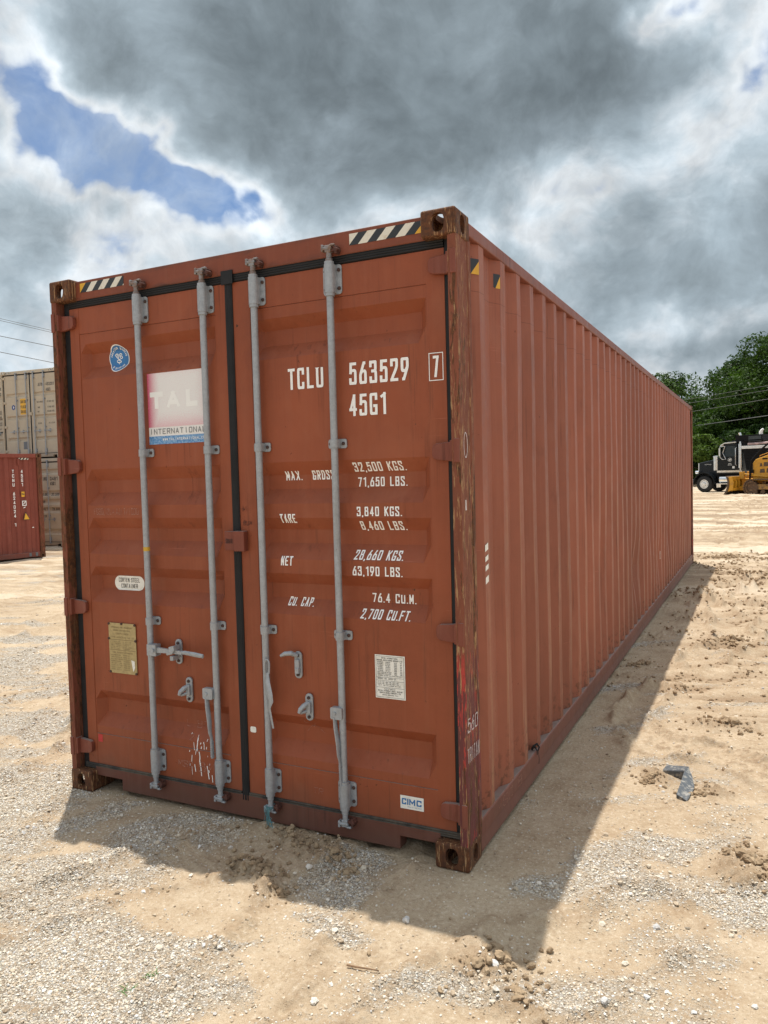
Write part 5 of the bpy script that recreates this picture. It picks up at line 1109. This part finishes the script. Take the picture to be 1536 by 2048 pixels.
for a in [(1348, 82, 745, 4.6, 1, 'round green tree whose top shows just above the far end of the foreground container', 16000), (1285, 92, 800, 4, 0, 'dark tree mostly hidden behind the far end of the foreground container', 9000), (1396, 88, 796, 4.2, 0, 'lower dark tree at the dip in the treeline, right of the round one', 16000), (1446, 86, 786, 4.0, 0, 'dark tree behind the power lines, at the right side of the dip in the treeline', 16000),
          (1496, 74, 716, 4.6, 0, 'tall dark tree left of the tallest one, over the dump truck cab', 26000), (1556, 68, 668, 5.6, 1, 'tallest tree of the photo, cut by its right edge', 34000), (1466, 70, 770, 3.4, 1, 'mid-height tree with a lighter crown, behind the power lines over the truck hood', 18000), (1655, 72, 690, 5, 0, 'tall tree just outside the right edge of the photo', 9000),
          (1398, 66, 872, 2.7, 2, 'bright green bushy tree in front of the truck hood, next to the container end', 15000), (1430, 68, 842, 2.8, 1, 'small green tree behind the truck air cleaner', 14000), (1474, 65, 862, 3.2, 0, 'small dark tree directly behind the truck cab', 16000), (1530, 64, 850, 3.6, 0, 'dark low tree behind the dump body', 18000), (1365, 72, 850, 2.6, 1, 'low green tree hidden behind the end of the foreground container', 9000), (1600, 64, 850, 4, 0, 'low dark tree outside the right edge behind the bulldozer', 8000)]:
    tree(*a[:6], n=a[6], leaf=.15)

# ------------------------------------------------------------------ dump truck
mblk = plain('black_truck_paint', (.006, .008, .010), .28, var=.2, spec=.3); mchr = plain('chrome', (.72, .72, .70), .16, 1, var=.1); mtyre = plain('tyre_rubber', (.018, .018, .018), .85, var=.3, scale=20); mglass = plain('dark_glass', (.02, .035, .045), .08); mwh = plain('truck_white', (.72, .72, .69), .5); mgrey = plain('dark_grey_panel', (.035, .045, .05), .5); mblack2 = plain('matt_black_steel', (.006, .006, .007), .6, spec=.15); malu = plain('polished_rim', (.75, .75, .75), .3, .7)
def wheel(root, x, y, r, wdt, rim=True, n=28):
    m = MB(); prof = [(r*.55, 0), (r*.86, 0), (r*.97, .04), (r, .08), (r, wdt-.08), (r*.97, wdt-.04), (r*.86, wdt), (r*.55, wdt)]
    vs = []; 
    for i in range(n):
        a = 2*math.pi*i/n
        for (q, yy) in prof: vs.append((x+q*math.cos(a), y+yy, r+q*math.sin(a)))
    k = len(prof); m.add(vs, [(i*k+j, ((i+1) % n)*k+j, ((i+1) % n)*k+j+1, i*k+j+1) for i in range(n) for j in range(k-1)])
    t = m.build('wheel', mtyre, root, smooth=True)
    m = MB(); m.m = 0; m.tube([(x, y+.02, r), (x, y+.06, r)], [r*.57, r*.50], 28); m.tube([(x, y-.02, r), (x, y+.03, r)], [r*.22, r*.30], 20); m.tube([(x, y-.05, r), (x, y, r)], r*.16, 16)
    m.m = 1
    for i in range(14): a = 2*math.pi*i/14; m.tube([(x+r*.43*math.cos(a), y+.016, r+r*.43*math.sin(a)), (x+r*.43*math.cos(a), y+.03, r+r*.43*math.sin(a))], r*.045, 8)
    m.build('rim', [malu if rim else mblack2, mblack2], t)
tz = .19; tk = empty('dump_truck', (.22, 49.85, gz(.22, 49.85)), R(-22), 'black dump truck with long hood, chrome exhaust stack and polished front wheel', 'dump truck')
wheel(tk, 0, 0, .525, .32); wheel(tk, 0, 1.95, .525, .32, False); wheel(tk, 5.2, 0, .525, .55); wheel(tk, 6.5, 0, .525, .55); wheel(tk, 5.2, 1.75, .525, .55); wheel(tk, 6.5, 1.75, .525, .55)
m = MB(); m.hexa([(-.62, .55, .95), (.72, .42, .95), (.72, 1.85, .95), (-.62, 1.72, .95), (-.60, .58, 1.88), (.72, .45, 2.12), (.72, 1.82, 2.12), (-.60, 1.69, 1.88)]); m.build('hood', mblk, tk, bevel=.06, seg=3)
for yy in (0, 1.9):
    m = MB(); n = 12; pts = [(.60*math.cos(a)*1.18, .525+.74*math.sin(a)) for a in [math.pi*k/n*.98 for k in range(n+1)]]; inn = [(p[0]*.94, .525+(p[1]-.525)*.94) for p in pts]
    for (p, p2, q, q2) in zip(pts[:-1], pts[1:], inn[:-1], inn[1:]): m.hexa([(q[0], yy-.04, q[1]), (q2[0], yy-.04, q2[1]), (p2[0], yy-.04, p2[1]), (p[0], yy-.04, p[1]), (q[0], yy+.46, q[1]), (q2[0], yy+.46, q2[1]), (p2[0], yy+.46, p2[1]), (p[0], yy+.46, p[1])])
    m.build('fender', mblk, tk, smooth=True)
m = MB(); m.box(-.95, -.72, .0, 2.3, .45, .85); m.build('bumper', mchr, tk, bevel=.04); m = MB(); m.box(-.66, -.60, .62, 1.68, .95, 1.86); m.build('grille', mchr, tk, bevel=.01)
m = MB(); m.tube([(-.72, .40, 1.28), (-.50, .40, 1.28)], .10, 14); m.build('headlight', mchr, tk, smooth=True); m = MB(); m.tube([(-.72, 1.9, 1.28), (-.50, 1.9, 1.28)], .10, 14); m.build('headlight', mchr, tk, smooth=True)
m = MB(); m.prism([(.72, 1.15), (2.05, 1.15), (2.05, 3.02), (1.22, 3.05), (.98, 2.18), (.72, 2.14)], 'y', .12, 2.18); cab = m.build('cab', mblk, tk, bevel=.03)
m = MB(); m.prism([(1.24, 2.22), (1.97, 2.22), (1.95, 2.86), (1.38, 2.86)], 'y', .106, .118); m.build('window', mglass, cab); m = MB(); m.prism([(.99, 2.22), (1.02, 2.22), (1.22, 2.93), (1.19, 2.93)], 'y', .22, 2.08); m.build('windscreen', mglass, cab)
m = MB(); m.prism([(1.00, 2.95), (1.30, 3.10), (2.0, 3.13), (2.0, 3.06), (1.25, 3.02), (1.02, 2.88)], 'y', .10, 2.2); m.build('sun_visor', mchr, cab, bevel=.01)
m = MB(); m.tube([(1.60+.115*math.cos(a), .115, 2.02+.10*math.sin(a)) for a in [2*math.pi*k/16 for k in range(17)]], .012, 6); f_ = lambda u, v, l: (u, .112-l, v)
strokes(m, [[(1.54, 1.98), (1.58, 2.06), (1.64, 2.06), (1.66, 2.01), (1.60, 1.98), (1.54, 1.98)], [(1.57, 2.0), (1.62, 2.04)]], .03, f_); letters(m, 'ROCK', 1.51, 1.75, .05, 1.69, stroke=.2, f=f_, smooth=1); letters(m, 'HAULING', 1.48, 1.67, .05, 1.72, stroke=.2, f=f_, smooth=1) ; m.build('door_emblem', mwh, cab, fix=False)
m = MB(); m.box(1.76, 1.90, .104, .116, 1.48, 1.62); m.build('placard', mwh, cab)
m = MB(); letters(m, 'WESTERN', -.15, 1.74, .045, .30, stroke=.2, f=lambda u, v, l: (u, .50-u*.1-.07-l, v), smooth=1); m.build('hood_badge', mwh, tk, fix=False)
m = MB(); m.tube([(.70, .20, 1.38), (.70, .20, 2.22)], .15, 18); m.tube([(.70, .20, 2.20), (.70, .20, 2.27), (.70, .20, 2.30)], [.17, .17, .10], 18); m.build('air_cleaner', mchr, tk, smooth=True)
m = MB(); m.tube([(2.22, .20, 1.2), (2.22, .20, 1.52)], .06, 12); m.tube([(2.22, .20, 1.50), (2.22, .20, 2.98)], .13, 16); m.tube([(2.22, .20, 2.95), (2.22, .20, 3.52), (2.17, .20, 3.66)], .075, 14); m.build('exhaust_stack', mchr, tk, smooth=True)
m = MB(); m.tube([(2.02, .10, 2.75), (1.98, .04, 2.72), (1.98, .04, 1.70), (2.02, .10, 1.66)], .022, 8); m.build('grab_handle', mchr, cab, smooth=True)
m = MB(); m.tube([(1.05, -.02, 2.85), (1.05, -.02, 2.2), (1.2, -.02, 2.05), (1.42, -.02, 2.05), (1.22, -.02, 2.45), (1.36, -.02, 2.85), (1.05, -.02, 2.85)], .022, 8); m.box(1.02, 1.12, -.14, -.02, 2.25, 2.75); m.build('mirror', mchr, cab)
m = MB(); m.tube([(.95, .28, .80), (2.9, .28, .80)], .235, 18); m.build('fuel_tank', mchr, tk, smooth=True); m = MB(); m.box(.78, 3.0, .02, .40, .50, .56); m.box(.78, .90, .05, .40, .30, .56); m.build('step', mchr, tk, bevel=.01)
m = MB(); m.box(.80, 2.25, .09, .13, 1.24, 1.36); m.build('rocker_trim', mchr, tk); m = MB(); m.box(-.8, 7.4, .75, 1.0, .62, .95); m.box(-.8, 7.4, 1.35, 1.6, .62, .95); m.box(.72, 2.2, .3, 2.0, .8, 1.15); m.build('chassis', mblack2, tk)
m = MB(); m.m = 0; m.prism([(2.42, 2.66), (2.62, 1.35), (7.6, 1.30), (7.8, 2.66)], 'y', .06, 2.36)
for k in range(6): m.box(2.60, 7.7, .035, .062, 1.50+k*.19, 1.535+k*.19)
m.m = 1; m.box(2.36, 7.85, .0, .12, 2.655, 2.83); m.m = 0; m.box(1.75, 3.6, .1, 2.3, 3.12, 3.22); m.box(1.95, 3.55, .12, 2.28, 3.22, 3.50); m.box(2.38, 2.50, .1, 2.3, 2.6, 3.2)
m.build('dump_body', [mblack2, mwh], tk, bevel=.01); m = MB(); m.box(2.75, 3.50, .10, .118, 3.10, 3.42); m.build('side_panel', mgrey, tk); m = MB(); m.tube([(2.7, .15, 2.94), (3.9, .15, 2.97)], .075, 10); m.build('tarp_roll', plain('faded_tarp', (.42, .30, .28), .8, var=.5, scale=5), tk, smooth=True)
m = MB(); m.tube([(3.42, .25, 3.45), (3.42, .25, 3.62), (3.48, .25, 3.74), (3.56, .25, 3.82)], [.11, .11, .09, .06], 10); m.build('white_elbow', mwh, tk, smooth=True)
m = MB(); m.tube([(.98, .15, 2.85), (.3, .1, 3.25)], .012, 5); m.tube([(1.65, .15, 3.1), (.95, .1, 3.5)], .012, 5); m.build('antenna', mblack2, cab)
# ------------------------------------------------------------------ bulldozer
myel = faded('machine_yellow', (.58, .28, .018), (.40, .20, .03), 4, .45, .7, .45); mtrk = rustmat('rusty_track', sx=8, sz=8, dark=(.05, .03, .02), mid=(.14, .075, .035), light=(.30, .18, .08)); mmud = plain('muddy_steel', (.10, .065, .04), .85, var=.4)
dq = pdir(1445, 930); kd = 43.8/(-(dq.x*CZ.x+dq.y*CZ.y+dq.z*CZ.z)); dx_, dy_ = CAM.x+dq.x*kd, CAM.y+dq.y*kd
dz = empty('bulldozer', (dx_, dy_, gz(dx_, dy_)), R(-22), 'yellow bulldozer with lowered blade and rusty tracks, in front of the dump truck', 'bulldozer')
cur = [(0, 0), (.14, .22), (.25, .5), (.27, .75), (.20, 1.0), (.14, 1.08)]; bk = [(.22, 1.10), (.29, 1.02), (.36, .76), (.35, .5), (.27, .22), (.10, .0)]
m = MB(); m.m = 0; m.prism(cur+bk, 'y', 0, 2.7); m.m = 1; m.prism([(p[0]+.10, p[1]+.02) for p in cur[1:]]+[(.62, 1.06), (.66, .70), (.60, .30), (.45, .16)], 'y', .05, 2.95) if False else None
for k in range(7): y0 = .04+k*.42; m.m = 1; m.prism([(.27, .20), (.36, .5), (.37, .76), (.30, 1.02), (.52, 1.02), (.60, .72), (.55, .30)], 'y', y0, y0+.06)
m.box(.33, .52, .05, 2.65, .86, 1.06); m.box(.34, .55, .05, 2.65, .26, .42); m.build('blade', [mmud, myel], dz, bevel=.01)
for yy in (.95, 1.85): m = MB(); m.hexa([(.5, yy, .25), (2.4, yy+.05, .30), (2.4, yy+.22, .30), (.5, yy+.2, .25), (.5, yy, .50), (2.4, yy+.05, .48), (2.4, yy+.22, .48), (.5, yy+.2, .50)]); m.build('push_arm', myel, dz, bevel=.02)
m = MB(); m.hexa([(.55, 1.2, .45), (1.7, 1.3, .55), (1.7, 1.7, .55), (.55, 1.8, .45), (.55, 1.2, .95), (1.7, 1.3, .85), (1.7, 1.7, .85), (.55, 1.8, .95)]); m.box(.55, .80, .9, 1.1, .9, 1.32); m.box(.55, .80, 1.9, 2.1, .9, 1.32)
m.build('blade_mount', myel, dz, bevel=.02)
for yy in (1.0, 2.0): m = MB(); m.tube([(.70, yy, 1.2), (1.2, yy, 1.12)], .045, 8); m.tube([(1.15, yy, 1.12), (2.1, yy, 1.0)], .075, 10); m.build('lift_cylinder', myel, dz, smooth=True)
for yy in (.42, 2.08):
    L0, L1, rr0 = 1.42, 4.3, .42; path = [(L0+rr0*math.cos(a), .43+rr0*math.sin(a)) for a in np.linspace(math.pi*1.5, math.pi*.5, 10)]+[(L1+rr0*math.cos(a), .43+rr0*math.sin(a)) for a in np.linspace(math.pi*.5, -math.pi*.5, 10)]
    m = MB(); P2 = path+[path[0]]; 
    for (a, b_) in zip(P2[:-1], P2[1:]):
        L = math.hypot(b_[0]-a[0], b_[1]-a[1]); n = max(1, int(L/.13))
        for k in range(n):
            p = (a[0]+(b_[0]-a[0])*k/n, a[1]+(b_[1]-a[1])*k/n); q = (a[0]+(b_[0]-a[0])*(k+.86)/n, a[1]+(b_[1]-a[1])*(k+.86)/n); tx, tz_ = (b_[0]-a[0])/L, (b_[1]-a[1])/L; nx_, nz_ = -tz_*.05, tx*.05
            m.hexa([(p[0]+nx_, yy, p[1]+nz_), (q[0]+nx_, yy, q[1]+nz_), (q[0]+nx_, yy+.5, q[1]+nz_), (p[0]+nx_, yy+.5, p[1]+nz_), (p[0]-nx_*.3, yy, p[1]-nz_*.3), (q[0]-nx_*.3, yy, q[1]-nz_*.3), (q[0]-nx_*.3, yy+.5, q[1]-nz_*.3), (p[0]-nx_*.3, yy+.5, p[1]-nz_*.3)])
            if k == 0: m.prism([(p[0]-nx_, p[1]-nz_), (q[0]-nx_, q[1]-nz_), (q[0]-nx_*3, q[1]-nz_*3), (p[0]-nx_*3, p[1]-nz_*3)], 'y', yy, yy+.5)
    tr_ = m.build('track', mtrk, dz); m = MB(); m.box(1.4, 4.3, yy+.08, yy+.42, .30, .60); m.build('track_frame', faded('muddy_yellow', (.34, .19, .05), (.12, .075, .04), 6, .42, .6, .8), tr_, bevel=.03)
    m = MB()
    for k in range(7): m.tube([(1.60+k*.42, yy+.05, .17), (1.60+k*.42, yy+.45, .17)], .12, 14)
    for q in (1.42, 4.3): m.tube([(q, yy+.06, .43), (q, yy+.44, .43)], .33, 20)
    m.build('roller', mtrk, tr_, smooth=True)
m = MB(); m.prism([(1.26, .75), (4.2, .75), (4.2, 1.7), (2.9, 2.3), (2.10, 2.24), (1.42, 2.0), (1.26, 1.78)], 'y', 1.0, 2.0); bd = m.build('body', myel, dz, bevel=.05, seg=3)
m = MB()
for (a, b_, c_, d_) in ((1.66, 1.60, 1.80, 1.78), (1.86, 1.60, 2.35, 1.84), (1.66, 1.24, 1.94, 1.46), (2.02, 1.24, 2.5, 1.50)): m.prism([(a, b_), (c_, b_-.0), (c_-.04, d_), (a+.02, d_-.02)], 'y', .985, 1.003)
m.build('grille', mmud, bd); m = MB(); m.box(1.80, 2.08, .985, 1.002, 1.98, 2.06); m.build('nameplate', mblack2, bd)
m = MB(); m.tube([(1.62, 1.1, 2.05), (1.62, 1.1, 2.20), (2.1, 1.1, 2.36), (2.8, 1.1, 2.40)], .02, 6); m.build('handrail', myel, bd, smooth=True)
m = MB()
for yy in (.92, 2.08): m.tube([(1.14, yy, .85), (1.16, yy, 1.55), (1.24, yy, 1.95), (1.72, yy, 2.50), (2.35, yy, 3.02), (3.3, yy, 3.1), (4.2, yy, 3.1)], .055, 8)
m.box(1.10, 1.34, .90, 1.02, 1.22, 1.42); m.build('sweep_frame', mblack2, dz, smooth=True)
m = MB(); m.box(2.95, 4.2, .85, 2.15, 1.6, 2.95); cb = m.build('cab', myel, dz, bevel=.05); m = MB(); m.box(3.05, 4.1, .835, .852, 1.8, 2.8); m.box(2.935, 2.952, .95, 2.05, 2.1, 2.85); m.build('window', mglass, cb); m = MB(); m.box(2.85, 4.35, .75, 2.25, 2.96, 3.06); m.build('roof', mblack2, dz, bevel=.03)
print('objects', len(bpy.data.objects))
